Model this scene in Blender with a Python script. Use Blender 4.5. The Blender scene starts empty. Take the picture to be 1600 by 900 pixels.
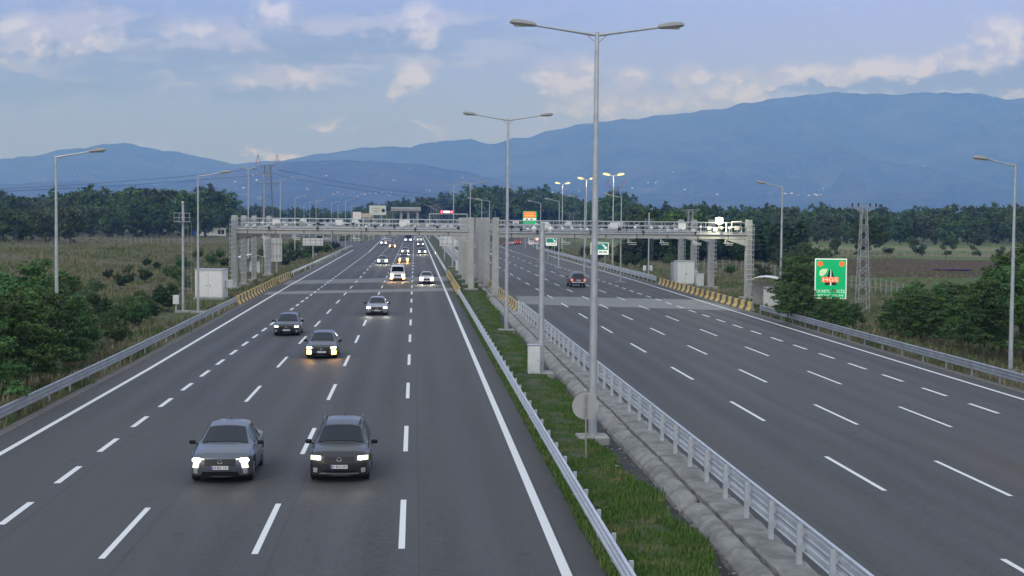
import bpy, math, random
import numpy as np
from mathutils import Vector, Matrix, noise as mnoise
R = math.radians
rnd = random.Random(7)
C = bpy.context.scene.collection
SC = bpy.context.scene

# ------------------------------------------------------------------ camera
F = 2311.0; CAM_H = 8.0; ROLL = .006; VP = (648, 341)
d_ = np.array([(VP[0]-800)/F, (450-VP[1])/F, -1.]); d_ /= np.linalg.norm(d_)
u_ = np.array([ROLL, 1, 0.]); u_ -= d_*(u_@d_); u_ /= np.linalg.norm(u_)
r_ = np.cross(d_, u_)
MT = np.array([r_, d_, u_])            # rows: world X, Y, Z seen from the camera
cam = bpy.data.cameras.new('camera'); cam.sensor_width = 36; cam.lens = F/1600*36
cam.clip_start = .5; cam.clip_end = 40000
co = bpy.data.objects.new('camera', cam); C.objects.link(co); SC.camera = co
m = Matrix.Identity(4)
for i in range(3):
    for j in range(3): m[i][j] = MT[i][j]
m[2][3] = CAM_H
co.matrix_world = m

# ------------------------------------------------------------------ world: dusk sky with clouds
SUN_EL, SUN_AZ = R(7), R(215)          # low evening light from behind the camera on the left
w = bpy.data.worlds.new("World"); SC.world = w; w.use_nodes = True
nt = w.node_tree; nt.nodes.clear()
def N(t, **k):
    n = nt.nodes.new(t)
    for a, b in k.items(): setattr(n, a, b)
    return n
def val(x, sock):
    if isinstance(x, (int, float)): sock.default_value = x
    elif isinstance(x, tuple): sock.default_value = x + (1,) if len(x) == 3 else x
    else: nt.links.new(x, sock)
def mth(op, a, b=0, c=0, clamp=False):
    n = N('ShaderNodeMath', operation=op, use_clamp=clamp); val(a, n.inputs[0]); val(b, n.inputs[1]); val(c, n.inputs[2]); return n.outputs[0]
def mix(f, a, b, mode='MIX'):
    n = N('ShaderNodeMix', data_type='RGBA', blend_type=mode, clamp_factor=True)
    val(f, n.inputs['Factor']); val(a, n.inputs[6]); val(b, n.inputs[7]); return n.outputs[2]
def sstep(x, a, b):
    n = N('ShaderNodeMapRange', interpolation_type='SMOOTHSTEP'); val(x, n.inputs[0]); n.inputs[1].default_value = a; n.inputs[2].default_value = b
    return n.outputs[0]
tc = N('ShaderNodeTexCoord'); sep = N('ShaderNodeSeparateXYZ'); nt.links.new(tc.outputs['Generated'], sep.inputs[0])
X, Y, Z = sep.outputs
yy = mth('MAXIMUM', Y, .05)
U = mth('DIVIDE', X, yy); V = mth('DIVIDE', Z, yy)          # tangent coordinates of the sky ahead
sky = N('ShaderNodeTexSky', sky_type='NISHITA', sun_disc=False, sun_elevation=SUN_EL, sun_rotation=SUN_AZ, air_density=1.2, dust_density=1.5, ozone_density=2.5)
SKYMUL = 1.0
skyc = mix(1.0, sky.outputs[0], (SKYMUL,)*3, 'MULTIPLY')
def uv(px, py):
    wv = MT @ np.array([(px-800)/F, (450-py)/F, -1.]); return wv[0]/wv[1], wv[2]/wv[1]
def noise(scale, detail=6, rough=.55, su=1., sv=1., off=0, dist=0.0):
    cb = N('ShaderNodeCombineXYZ'); val(mth('MULTIPLY', U, su), cb.inputs[0]); val(mth('MULTIPLY_ADD', V, sv, off), cb.inputs[1]); cb.inputs[2].default_value = off
    n = N('ShaderNodeTexNoise', noise_dimensions='3D'); nt.links.new(cb.outputs[0], n.inputs['Vector'])
    n.inputs['Scale'].default_value = scale; n.inputs['Detail'].default_value = detail; n.inputs['Roughness'].default_value = rough
    n.inputs['Distortion'].default_value = dist
    return n.outputs[0]
# gradient of clear sky low over the mountains; high up it stays the Nishita sky
high = sstep(Z, .12, .6)
pale = mix(sstep(V, .0, .16), (2.95, 3.85, 5.3), (2.85, 3.7, 5.6))
pale = mix(mth('MULTIPLY', sstep(U, -.1, .35), .55), pale, (4.6, 5.0, 7.0))
base = mix(high, mix(.3, pale, skyc), mix(.3, (6.4, 7.1, 7.9), skyc))
back = sstep(Y, .25, -.35)
base = mix(back, base, mix(.25, (8.6, 8.9, 9.9), skyc))
def blob(px, py, rx, ry, k=1.0, slope=0):
    """soft ellipse of cloud at a place in the sky"""
    u0, v0 = uv(px, py)
    a = mth('DIVIDE', mth('SUBTRACT', Uw, u0), rx/F)
    v1 = mth('SUBTRACT', Vw, v0)
    if slope: v1 = mth('SUBTRACT', v1, mth('MULTIPLY', mth('SUBTRACT', Uw, u0), slope))
    b = mth('DIVIDE', v1, ry/F)
    dd = mth('SQRT', mth('ADD', mth('MULTIPLY', a, a), mth('MULTIPLY', b, b)))
    return mth('MULTIPLY', mth('SUBTRACT', 1, dd, clamp=True), k)
n1 = noise(48, 10, .62, 1, 1.35, .3); n2 = noise(9, 7, .55, 1, 2.6, 1.7)
nw = noise(18, 6, .6, 1, 1.3, 5.1)
Uw = mth('MULTIPLY_ADD', mth('SUBTRACT', nw, .5), .075, U)
Vw = mth('MULTIPLY_ADD', mth('SUBTRACT', n1, .5), .040, V)
def total(bl):
    t = None
    for b in bl: t = blob(*b) if t is None else mth('MAXIMUM', t, blob(*b))
    return t
# flat grey-blue stratus sheets, upper left and over the right-hand ridge
grey = total([(150, 85, 520, 60, 1.0), (430, 85, 560, 48, 1.05, .06), (560, 55, 420, 60, .9, .11), (60, 130, 380, 34, 1.0), (300, 128, 430, 26, .9),
              (660, 200, 200, 18, .7), (60, 165, 160, 14, .5), (60, 30, 420, 50, .7), (1750, 60, 300, 60, .8), (-600, 90, 700, 120, .9)])
g_d = sstep(mth('ADD', grey, mth('MULTIPLY', mth('SUBTRACT', n2, .5), 1.6)), .1, .75)
gcol = mix(sstep(mth('SUBTRACT', noise(16, 8, .55, 1, 3.4, 1.72), noise(16, 8, .55, 1, 3.4, 1.64)), -.07, .07), (2.3, 3.0, 3.5), (4.2, 4.6, 4.6))
skyA = mix(mth('MULTIPLY', g_d, .78), base, gcol)
dark = total([(60, 88, 240, 22, 1.2), (330, 88, 250, 26, 1.4, .02), (480, 92, 210, 16, 1.4, .1), (590, 62, 120, 20, 1.1, .2), (90, 140, 320, 25, 1.3), (400, 146, 150, 17, 1.2), (230, 112, 260, 20, 1.), (640, 158, 80, 9, .8), (230, 128, 130, 10, .7), (160, 165, 60, 6, .6), (620, 206, 110, 7, .7), (860, 150, 90, 9, .5), (310, 5, 70, 8, .5), (880, 30, 90, 22, .45), (850, 75, 40, 10, .5), (60, 176, 120, 7, .5)])
d_d = sstep(mth('ADD', dark, mth('MULTIPLY', mth('SUBTRACT', n2, .5), 1.1)), .05, .95)
skyA = mix(mth('MULTIPLY', d_d, .8), skyA, (2.0, 2.7, 3.1))
# lit cumulus tops
puff = total([(60, 50, 95, 48, 1.0), (130, 45, 70, 60, .9), (20, 70, 80, 60, .6), (440, 12, 60, 26, .8), (445, 118, 110, 26, .85), (650, 30, 48, 50, .85), (700, 25, 40, 40, .4), (642, 115, 55, 46, .95),
              (860, 125, 62, 52, 1.2), (905, 110, 50, 40, 1.0), (985, 122, 60, 32, .9), (1085, 118, 60, 34, 1.1), (1170, 122, 70, 26, .8), (1250, 118, 85, 28, 1.1, .1), (1350, 110, 90, 30, 1.1, .15), (1450, 100, 90, 32, 1.1, .2), (1500, 88, 60, 30, .9), (1575, 55, 80, 45, 1.1), (1700, 60, 120, 60, 1.1),
              (1570, 150, 55, 9, 1.2), (425, 244, 40, 14, 1.1), (390, 248, 30, 10, .9), (530, 195, 50, 14, .6), (680, 196, 60, 12, .7),
              (1000, 160, 260, 36, .62), (900, 175, 170, 40, .5), (1200, 140, 250, 26, .9, .1), (1450, 112, 260, 22, .9, .12), (330, 40, 180, 36, .5), (520, 40, 150, 30, .45)])
p_d = sstep(mth('ADD', puff, mth('MULTIPLY', mth('SUBTRACT', n1, .5), 1.55)), .12, .74)
shade = sstep(mth('SUBTRACT', noise(44, 8, .6, 1, 1.3, .3), noise(44, 8, .6, 1, 1.3, .285)), -.10, .08)
pcol = mix(shade, (4.3, 4.6, 4.7), (6.3, 6.5, 5.7))
skyB = mix(mth('MULTIPLY', p_d, .8), skyA, pcol)
# dark cap of cloud resting on the right-hand ridge
cap = total([(1560, 128, 330, 26, 1.6, .05), (1380, 139, 260, 13, 1.4, .05), (1760, 120, 340, 42, 1.6)])
c_d = sstep(mth('ADD', cap, mth('MULTIPLY', mth('SUBTRACT', n2, .5), .35)), .05, .75)
skyC = mix(mth('MULTIPLY', c_d, .88), skyB, (1.9, 2.5, 3.2))
front = sstep(Y, .3, .6)
skyF = mix(mth('MULTIPLY', mth('SUBTRACT', 1, back), mth('SUBTRACT', 1, high)), mix(1., mix(front, base, skyC), (.98, 1.0, 1.02), 'MULTIPLY'), mix(1., mix(front, base, skyC), (.90, .94, 2.03), 'MULTIPLY'))
bg = N('ShaderNodeBackground'); nt.links.new(skyF, bg.inputs[0]); bg.inputs[1].default_value = .1
out = N('ShaderNodeOutputWorld'); nt.links.new(bg.outputs[0], out.inputs[0])

sd = bpy.data.lights.new('sun', 'SUN'); sd.energy = .5; sd.angle = R(22); sd.color = (.98, .98, 1)
so = bpy.data.objects.new('sun', sd); C.objects.link(so)
# Nishita: rotation measured clockwise from +Y
sdir = Vector((math.sin(SUN_AZ)*math.cos(R(38)), math.cos(SUN_AZ)*math.cos(R(38)), math.sin(R(38))))
so.rotation_euler = sdir.to_track_quat('Z', 'Y').to_euler()
vs = SC.view_settings; vs.view_transform = 'Standard'; vs.look = 'None'; vs.gamma = 1; vs.use_curve_mapping = False; vs.exposure = .38
SC.cycles.use_denoising = True
SC.cycles.max_bounces = 5; SC.cycles.volume_bounces = 2; SC.cycles.transparent_max_bounces = 4
SC.cycles.caustics_reflective = False; SC.cycles.caustics_refractive = False
SC.cycles.sample_clamp_indirect = 4

# ------------------------------------------------------------------ heights of the land
ML, MR = 4.35, 9.2                     # edges of the median
def road_x(y):                         # the motorway drifts sideways far ahead
    return float(np.interp(y, [-300, 620, 1000, 1460, 1800, 2500], [0, 0, 10, 25, 27.5, 22]))
def road_z(y): return float(np.interp(y, [0, 1000, 1250, 1460, 1800, 2500], [0, 0, .8, 3, 13, 25]))
LE = lambda y: float(np.interp(y, [0, 80, 180, 380, 3000], [-14.1, -14.2, -15, -15.6, -15.6]))     # left solid line
RE = lambda y: float(np.interp(y, [0, 70, 140, 200, 390, 3000], [28.3, 28.5, 29.3, 30.2, 31.2, 31.2])) # right solid line
def band_z(x):
    if x < ML: return -.012*min(ML-x, 22)
    if x > MR: return -.012*min(x-MR, 22)
    return 0.
def fbm(x, y, s, o=4):
    return mnoise.fractal(Vector((x/s, y/s, 3.3)), 1.0, 2.0, o)
def land(x, y):
    """height of the ground beside the road"""
    xl = LE(y)-1.6; xr = RE(y)+1.6
    b = band_z(x)
    if y < 1000:
        if xl <= x <= xr: return b
        d = (xl-x) if x < xl else (x-xr)
        z = b + .02*d*0
        k = min(1, max(0, d-6)/30)
        z += k*fbm(x, y, 26)*.55 + min(1, d/6)*fbm(x, y, 5, 3)*.10
        if x < xl:
            z += 1.9*math.exp(-((x+60)/22)**2)*math.exp(-((y-250)/120)**2)
            z -= .9*math.exp(-((d-7)/4.)**2)*(1-math.exp(-((y-165)/60)**4) if 105 < y < 260 else 1)
        else:
            z -= .5*math.exp(-((d-9)/5.)**2)*(0 if 125 < y < 215 else 1)
    else:
        z = -.3
    if y > 800:                         # wooded hill right of the far road
        z += 15*math.exp(-((x-100)/75)**2)*math.exp(-((y-1350)/260)**2)
        z += 7*math.exp(-((x+200)/160)**2)*math.exp(-((y-1500)/300)**2)
    return z
def hgt(x, y):
    if LE(y)-1.6 <= x-road_x(y) <= RE(y)+1.6: return band_z(x)+road_z(y)
    return land(x, y)
def G(px, py, dz=0., fn=hgt):
    """the point of the ground seen at a place in the photograph"""
    wv = MT @ np.array([(px-800)/F, (450-py)/F, -1.]); z = dz
    for _ in range(8):
        t = (z-CAM_H)/wv[2]; x, y = t*wv[0], t*wv[1]; z = dz+fn(x, y)
    return Vector((x, y, z-dz))
def atY(px, py, y):
    wv = MT @ np.array([(px-800)/F, (450-py)/F, -1.]); t = y/wv[1]
    return Vector((t*wv[0], y, CAM_H+t*wv[2]))

# ------------------------------------------------------------------ materials
MATS = {}
def mat(name, col, rough=.6, metal=0., var=0., scale=3., bump=0., bscale=20., emit=None, es=0., spec=.5, coat=0., col2=None, objvar=0.):
    if name in MATS: return MATS[name]
    mt = bpy.data.materials.new(name); mt.use_nodes = True; t = mt.node_tree; b = t.nodes['Principled BSDF']
    b.inputs['Base Color'].default_value = tuple(col)+(1,); b.inputs['Roughness'].default_value = rough; b.inputs['Metallic'].default_value = metal
    b.inputs['Specular IOR Level'].default_value = spec
    if coat: b.inputs['Coat Weight'].default_value = coat
    tcn = t.nodes.new('ShaderNodeTexCoord')
    last = None
    if var or col2:
        n = t.nodes.new('ShaderNodeTexNoise'); n.inputs['Scale'].default_value = scale; n.inputs['Detail'].default_value = 6; n.inputs['Roughness'].default_value = .65
        t.links.new(tcn.outputs['Object'], n.inputs['Vector'])
        mr = t.nodes.new('ShaderNodeMapRange'); mr.inputs[1].default_value = .32; mr.inputs[2].default_value = .68; t.links.new(n.outputs[0], mr.inputs[0])
        mx = t.nodes.new('ShaderNodeMix'); mx.data_type = 'RGBA'; t.links.new(mr.outputs[0], mx.inputs[0])
        mx.inputs[6].default_value = tuple(c*(1-var) for c in col)+(1,); mx.inputs[7].default_value = (tuple(col2) if col2 else tuple(min(1, c*(1+var)) for c in col))+(1,)
        last = mx.outputs[2]
        if objvar:
            oi = t.nodes.new('ShaderNodeObjectInfo'); hs = t.nodes.new('ShaderNodeHueSaturation')
            m1 = t.nodes.new('ShaderNodeMapRange'); m1.inputs[3].default_value = 1-objvar; m1.inputs[4].default_value = 1+objvar; t.links.new(oi.outputs['Random'], m1.inputs[0])
            m2 = t.nodes.new('ShaderNodeMapRange'); m2.inputs[3].default_value = .5-objvar*.09; m2.inputs[4].default_value = .5+objvar*.06; t.links.new(oi.outputs['Random'], m2.inputs[0])
            t.links.new(m1.outputs[0], hs.inputs['Value']); t.links.new(m2.outputs[0], hs.inputs['Hue']); t.links.new(last, hs.inputs['Color']); last = hs.outputs[0]
        t.links.new(last, b.inputs['Base Color'])
    if bump:
        n = t.nodes.new('ShaderNodeTexNoise'); n.inputs['Scale'].default_value = bscale; n.inputs['Detail'].default_value = 4; t.links.new(tcn.outputs['Object'], n.inputs['Vector'])
        bp = t.nodes.new('ShaderNodeBump'); bp.inputs['Strength'].default_value = bump; bp.inputs['Distance'].default_value = .05; t.links.new(n.outputs[0], bp.inputs['Height']); t.links.new(bp.outputs[0], b.inputs['Normal'])
    if emit: b.inputs['Emission Color'].default_value = tuple(emit)+(1,); b.inputs['Emission Strength'].default_value = es
    MATS[name] = mt; return mt

class G2:
    """small helper to write node graphs of a material"""
    def __init__(s, name):
        s.m = bpy.data.materials.new(name); s.m.use_nodes = True; s.t = s.m.node_tree; s.b = s.t.nodes['Principled BSDF']
        s.tc = s.t.nodes.new('ShaderNodeTexCoord'); s.P = s.tc.outputs['Object']
    def set(s, x, sock):
        if isinstance(x, (int, float)): sock.default_value = x
        elif isinstance(x, tuple): sock.default_value = x+(1,) if len(x) == 3 else x
        else: s.t.links.new(x, sock)
    def math(s, op, a, b=0., c=0., clamp=False):
        n = s.t.nodes.new('ShaderNodeMath'); n.operation = op; n.use_clamp = clamp
        for k, v in enumerate((a, b, c)): s.set(v, n.inputs[k])
        return n.outputs[0]
    def mix(s, f, a, b, mode='MIX'):
        n = s.t.nodes.new('ShaderNodeMix'); n.data_type = 'RGBA'; n.blend_type = mode; n.clamp_factor = True
        s.set(f, n.inputs[0]); s.set(a, n.inputs[6]); s.set(b, n.inputs[7]); return n.outputs[2]
    def noise(s, scale, detail=5, rough=.6, vec=None, sc=(1, 1, 1)):
        mp = s.t.nodes.new('ShaderNodeMapping'); s.t.links.new(vec or s.P, mp.inputs[0]); mp.inputs['Scale'].default_value = sc
        n = s.t.nodes.new('ShaderNodeTexNoise'); s.t.links.new(mp.outputs[0], n.inputs[0]); n.inputs['Scale'].default_value = scale; n.inputs['Detail'].default_value = detail; n.inputs['Roughness'].default_value = rough
        return n.outputs[0]
    def step(s, x, a, b):
        n = s.t.nodes.new('ShaderNodeMapRange'); n.interpolation_type = 'SMOOTHSTEP'; s.set(x, n.inputs[0]); n.inputs[1].default_value = a; n.inputs[2].default_value = b; return n.outputs[0]
    def bump(s, h, st=.4, d=.05):
        bp = s.t.nodes.new('ShaderNodeBump'); bp.inputs['Strength'].default_value = st; bp.inputs['Distance'].default_value = d; s.t.links.new(h, bp.inputs['Height']); s.t.links.new(bp.outputs[0], s.b.inputs['Normal'])
    def xyz(s):
        n = s.t.nodes.new('ShaderNodeSeparateXYZ'); s.t.links.new(s.P, n.inputs[0]); return n.outputs

def asphalt(name, base, x0, lanes):
    g = G2(name); x, y, z = g.xyz()
    big = g.noise(.045, 4, .6, sc=(2.2, .35, 1)); med = g.noise(.6, 5, .6, sc=(1, .22, 1)); fine = g.noise(46, 2, .7)
    spk = g.noise(95, 1, .5); grain = g.noise(7, 3, .85)
    c = g.mix(g.step(big, .38, .64), tuple(v*.70 for v in base), tuple(v*1.28 for v in base))
    c = g.mix(g.math('MULTIPLY', g.step(g.noise(.35, 5, .7, sc=(1.6, .06, 1)),   .46, .64), .6), c, tuple(v*1.35 for v in base))
    c = g.mix(g.math('MULTIPLY', g.step(grain, .40, .66), .55), c, tuple(v*1.7 for v in base))
    # wheel tracks worn along the lanes: two a lane
    ph = g.math('MULTIPLY', g.math('SUBTRACT', x, x0), 2*math.pi/1.76)
    tr = g.math('MULTIPLY_ADD', g.math('COSINE', ph), .5, .5)
    c = g.mix(g.math('MULTIPLY', g.math('MULTIPLY', tr, g.noise(.12, 3, .5, sc=(1, .1, 1))), .55), c, tuple(v*.60 for v in base))
    jt = g.math('MULTIPLY', g.step(g.math('COSINE', g.math('MULTIPLY', g.math('SUBTRACT', x, x0-1.45), 2*math.pi/3.5)), .9990, .9998), .5); c = g.mix(jt, c, tuple(v*.35 for v in base))
    spot = g.noise(.9, 3, .7, sc=(1, .45, 1)); c = g.mix(g.math('MULTIPLY', g.step(spot, .64, .70), .45), c, tuple(v*.55 for v in base))
    c = g.mix(g.math('MULTIPLY', g.step(fine, .52, .72), .5), c, tuple(v*1.9 for v in base))
    c = g.mix(g.math('MULTIPLY', g.step(spk, .66, .74), .6), c, (.3, .3, .29))
    if lanes:                                    # rusty dust stain near the right-hand lanes
        sx = g.math('DIVIDE', g.math('SUBTRACT', x, 19.6), 1.9); sy = g.math('DIVIDE', g.math('SUBTRACT', y, 46), 9.); q = g.math('ADD', g.math('MULTIPLY', sx, sx), g.math('MULTIPLY', sy, sy))
        c = g.mix(g.math('MULTIPLY', g.step(g.math('ADD', q, g.math('MULTIPLY', med, 1.2)), 1.9, .3), .6), c, (.088, .072, .055))
    g.set(c, g.b.inputs['Base Color']); g.set(g.math('MULTIPLY_ADD', tr, -.14, g.math('MULTIPLY_ADD', big, .3, .62)), g.b.inputs['Roughness'])
    g.b.inputs['Specular IOR Level'].default_value = .4
    g.bump(fine, .28, .015)
    return g.m
M_ASPH = asphalt('asphalt', (.057, .0565, .0555), 1.6, 0)
M_ASPHR = asphalt('asphalt_right', (.060, .060, .0585), 12.2, 1)
M_SHOULD = mat('shoulder_grit', (.16, .15, .14), .95, var=.35, scale=5, bump=.4, bscale=40)
def paint(name, col, wear=.25):
    g = G2(name); n = g.noise(9, 6, .75); n2 = g.noise(60, 2, .6)
    c = g.mix(g.math('MULTIPLY', g.step(n, .56, .72), wear*2), col, (.22, .22, .22)); c = g.mix(g.math('MULTIPLY', g.step(n2, .58, .7), .25), c, (.35, .35, .35))
    g.set(c, g.b.inputs['Base Color']); g.b.inputs['Roughness'].default_value = .6; return g.m
M_PAINT = paint('road_paint', (.78, .79, .79), .34)
M_CONC = mat('concrete', (.30, .295, .28), .9, var=.28, scale=1.6, bump=.3, bscale=14)
M_CSTRIP = mat('concrete_strip', (.21, .215, .215), .75, var=.25, scale=.8, bump=.2, bscale=20)
M_GALV = mat('galvanised_steel', (.47, .50, .53), .42, .55, var=.16, scale=2.2)
M_GALVD = mat('galvanised_dull', (.40, .415, .42), .6, .25, var=.18, scale=1.2)
M_RAIL = mat('guardrail_steel', (.60, .64, .68), .40, .35, var=.14, scale=1.5)
M_RAILO = mat('guardrail_weathered', (.36, .39, .42), .48, .4, var=.2, scale=1.5)
M_STEEL = mat('gantry_steel', (.40, .41, .40), .6, .1, var=.15, scale=1.5)
M_STEELD = mat('gantry_dark', (.13, .135, .135), .7, var=.2, scale=2)
M_WHITE = mat('white_coat', (.74, .75, .75), .5, var=.06, scale=3)
M_OFFW = mat('cabinet_white', (.66, .68, .68), .5, var=.10, scale=2.5)
M_DARK = mat('dark_plastic', (.02, .021, .023), .5)
M_RUB = mat('tyre_rubber', (.018, .018, .019), .8)
M_GLASSC = mat('car_glass', (.008, .012, .022), .05, 0, spec=.55, coat=.0)
M_BLACK = mat('black_gloss', (.012, .012, .013), .22, spec=.5)
M_CHROME = mat('bright_trim', (.72, .73, .75), .2, .9)
M_RIM = mat('alloy_rim', (.42, .43, .45), .3, .8)
M_PLATE = mat('plate_white', (.75, .76, .76), .45)
M_BLUE = mat('plate_blue', (.02, .08, .4), .45)
M_INK = mat('plate_ink', (.02, .02, .02), .6)
M_YEL = mat('barrier_yellow', (.80, .54, .10), .8, var=.35, scale=2.5, col2=(.80, .62, .24), bump=.3, bscale=12)
M_BLK = mat('barrier_dark', (.075, .062, .055), .85, var=.5, scale=4, col2=(.20, .17, .15), bump=.3, bscale=12)
M_BARK = mat('bark', (.10, .085, .07), .9, var=.3, scale=8, bump=.5, bscale=30)
def leafmat(name, a, b, c, s=.45, ov=.18):
    g = G2(name); n = g.noise(s, 4, .6); n2 = g.noise(s*7, 2, .6)
    k = g.mix(g.step(n, .38, .64), a, b); k = g.mix(g.math('MULTIPLY', g.step(n2, .5, .75), .6), k, c)
    oi = g.t.nodes.new('ShaderNodeObjectInfo'); hs = g.t.nodes.new('ShaderNodeHueSaturation')
    g.set(g.math('MULTIPLY_ADD', oi.outputs['Random'], ov*2, 1-ov), hs.inputs['Value']); g.set(g.math('MULTIPLY_ADD', oi.outputs['Random'], .04, .475), hs.inputs['Hue']); g.t.links.new(k, hs.inputs['Color'])
    g.t.links.new(hs.outputs[0], g.b.inputs['Base Color']); g.b.inputs['Roughness'].default_value = .75; g.b.inputs['Specular IOR Level'].default_value = .25
    return g.m
M_LEAF = leafmat('leaf_dark', (.042, .09, .028), (.072, .14, .040), (.115, .185, .058))
M_LEAFN = leafmat('leaf_fresh', (.055, .125, .036), (.09, .19, .052), (.15, .26, .075), .7, .12)
M_LEAFO = leafmat('leaf_olive', (.06, .10, .036), (.10, .145, .055), (.14, .185, .075))
M_LEAFB = leafmat('leaf_far', (.050, .098, .030), (.095, .165, .048), (.16, .215, .075), .20, .3)
M_LEAFP = leafmat('leaf_poplar', (.026, .056, .022), (.040, .080, .028), (.06, .105, .036), .6, .12)

# ------------------------------------------------------------------ mesh builder
class MB:
    def __init__(s): s.v = []; s.f = []; s.mi = []
    def add(s, vs, fs, mi=0):
        o = len(s.v); s.v += [tuple(p) for p in vs]; s.f += [tuple(i+o for i in f) for f in fs]; s.mi += [mi]*len(fs); return s
    def box(s, c, d, rz=0., mi=0, bev=0.):
        x, y, z = c; a, b, h = d[0]/2, d[1]/2, d[2]/2; e = min(bev, a*.9, b*.9, h*.9)
        if e <= 0:
            vs = [(sx*a, sy*b, sz*h) for sz in (-1, 1) for sy in (-1, 1) for sx in (-1, 1)]
            fs = [(0, 2, 3, 1), (4, 5, 7, 6), (0, 1, 5, 4), (2, 6, 7, 3), (0, 4, 6, 2), (1, 3, 7, 5)]
        else:
            vs = []; 
            for zz, k in ((-h, e), (-h+e, 0), (h-e, 0), (h, e)):
                aa, bb = a-k, b-k
                vs += [(-aa+e*(k == 0), -bb, zz), (aa-e*(k == 0), -bb, zz), (aa, -bb+e*(k == 0), zz), (aa, bb-e*(k == 0), zz), (aa-e*(k == 0), bb, zz), (-aa+e*(k == 0), bb, zz), (-aa, bb-e*(k == 0), zz), (-aa, -bb+e*(k == 0), zz)]
            fs = [tuple(range(7, -1, -1)), tuple(range(24, 32))]
            for r in range(3):
                for i in range(8): fs.append((r*8+i, r*8+(i+1) % 8, r*8+8+(i+1) % 8, r*8+8+i))
        cs, sn = math.cos(rz), math.sin(rz)
        return s.add([(x+p*cs-q*sn, y+p*sn+q*cs, z+r) for p, q, r in vs], fs, mi)
    def tube(s, p0, p1, r0, r1=None, n=8, mi=0, cap=True):
        p0, p1 = Vector(p0), Vector(p1); r1 = r0 if r1 is None else r1; d = (p1-p0).normalized()
        a = d.cross(Vector((0, 0, 1)) if abs(d.z) < .95 else Vector((1, 0, 0))).normalized(); b = d.cross(a)
        vs = []
        for p, r in ((p0, r0), (p1, r1)):
            for i in range(n): t = 2*math.pi*i/n; vs.append(p+a*math.cos(t)*r+b*math.sin(t)*r)
        fs = [(i, i+n, (i+1) % n+n, (i+1) % n) for i in range(n)]
        if cap: fs += [tuple(range(n)), tuple(range(2*n-1, n-1, -1))]
        return s.add(vs, fs, mi)
    def path(s, pts, r, n=6, mi=0):
        for a, b in zip(pts, pts[1:]): s.tube(a, b, r if isinstance(r, (int, float)) else r[0], None, n, mi)
        return s
    def sweep(s, prof, pts, closed=True, mi=0, cap=True):
        """prof: (sideways, up) loop swept along pts, sideways = left-hand normal"""
        n = len(prof); vs = []
        for i, p in enumerate(pts):
            a = pts[max(0, i-1)]; b = pts[min(len(pts)-1, i+1)]; dx, dy = b[0]-a[0], b[1]-a[1]; L = math.hypot(dx, dy) or 1; nx, ny = -dy/L, dx/L
            for q, h in prof: vs.append((p[0]+nx*q, p[1]+ny*q, p[2]+h))
        fs = []
        for i in range(len(pts)-1):
            for j in range(n if closed else n-1): k = (j+1) % n; fs.append((i*n+j, i*n+k, i*n+n+k, i*n+n+j))
        if cap and closed: fs += [tuple(range(n-1, -1, -1)), tuple((len(pts)-1)*n+j for j in range(n))]
        return s.add(vs, fs, mi)
    def mesh(s, name, mats, smooth=False, fix=True):
        me = bpy.data.meshes.new(name); me.from_pydata(s.v, [], s.f); 
        for mm in (mats if isinstance(mats, (list, tuple)) else [mats]): me.materials.append(mm)
        if any(s.mi): me.polygons.foreach_set('material_index', s.mi)
        if smooth: me.polygons.foreach_set('use_smooth', [True]*len(s.f))
        if fix:
            import bmesh
            bm = bmesh.new(); bm.from_mesh(me); bmesh.ops.recalc_face_normals(bm, faces=bm.faces); bm.to_mesh(me); bm.free()
        me.update(); return me
    def build(s, name, mats, parent=None, smooth=False, loc=None, fix=True):
        o = bpy.data.objects.new(name, s.mesh(name, mats, smooth, fix)); C.objects.link(o)
        if parent: o.parent = parent
        if loc is not None: o.location = loc
        return o
def tag(o, label=None, cat=None, group=None, kind=None):
    if label: o['label'] = label
    if cat: o['category'] = cat
    if group: o['group'] = group
    if kind: o['kind'] = kind
    return o
def thing(name, label, cat, loc=(0, 0, 0), rz=0., group=None):
    o = bpy.data.objects.new(name, None); C.objects.link(o); o.empty_display_size = .2; o.location = loc; o.rotation_euler = (0, 0, rz); return tag(o, label, cat, group)
def struct(o): o['kind'] = 'structure'; return o
def dup(r, loc=None, rz=None, label=None, group=None, scale=None):
    def cp(o, p):
        c = o.copy(); C.objects.link(c); c.parent = p
        for ch in KIDS.get(o.name, []): cp(ch, c)
        return c
    KIDS = {}
    for o in C.objects:
        if o.parent: KIDS.setdefault(o.parent.name, []).append(o)
    c = cp(r, None)
    if loc is not None: c.location = loc
    if rz is not None: c.rotation_euler = (0, 0, rz)
    if label: c['label'] = label
    if group: c['group'] = group
    if scale: c.scale = scale if isinstance(scale, (tuple, list)) else (scale,)*3
    return c
ORD = ['nearest', 'second nearest', 'third nearest', 'fourth nearest', 'fifth nearest', 'sixth nearest', 'seventh nearest', 'eighth nearest', 'ninth nearest', 'tenth nearest', 'eleventh nearest', 'twelfth nearest', 'thirteenth nearest', 'fourteenth nearest', 'fifteenth nearest', 'sixteenth nearest']
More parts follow.
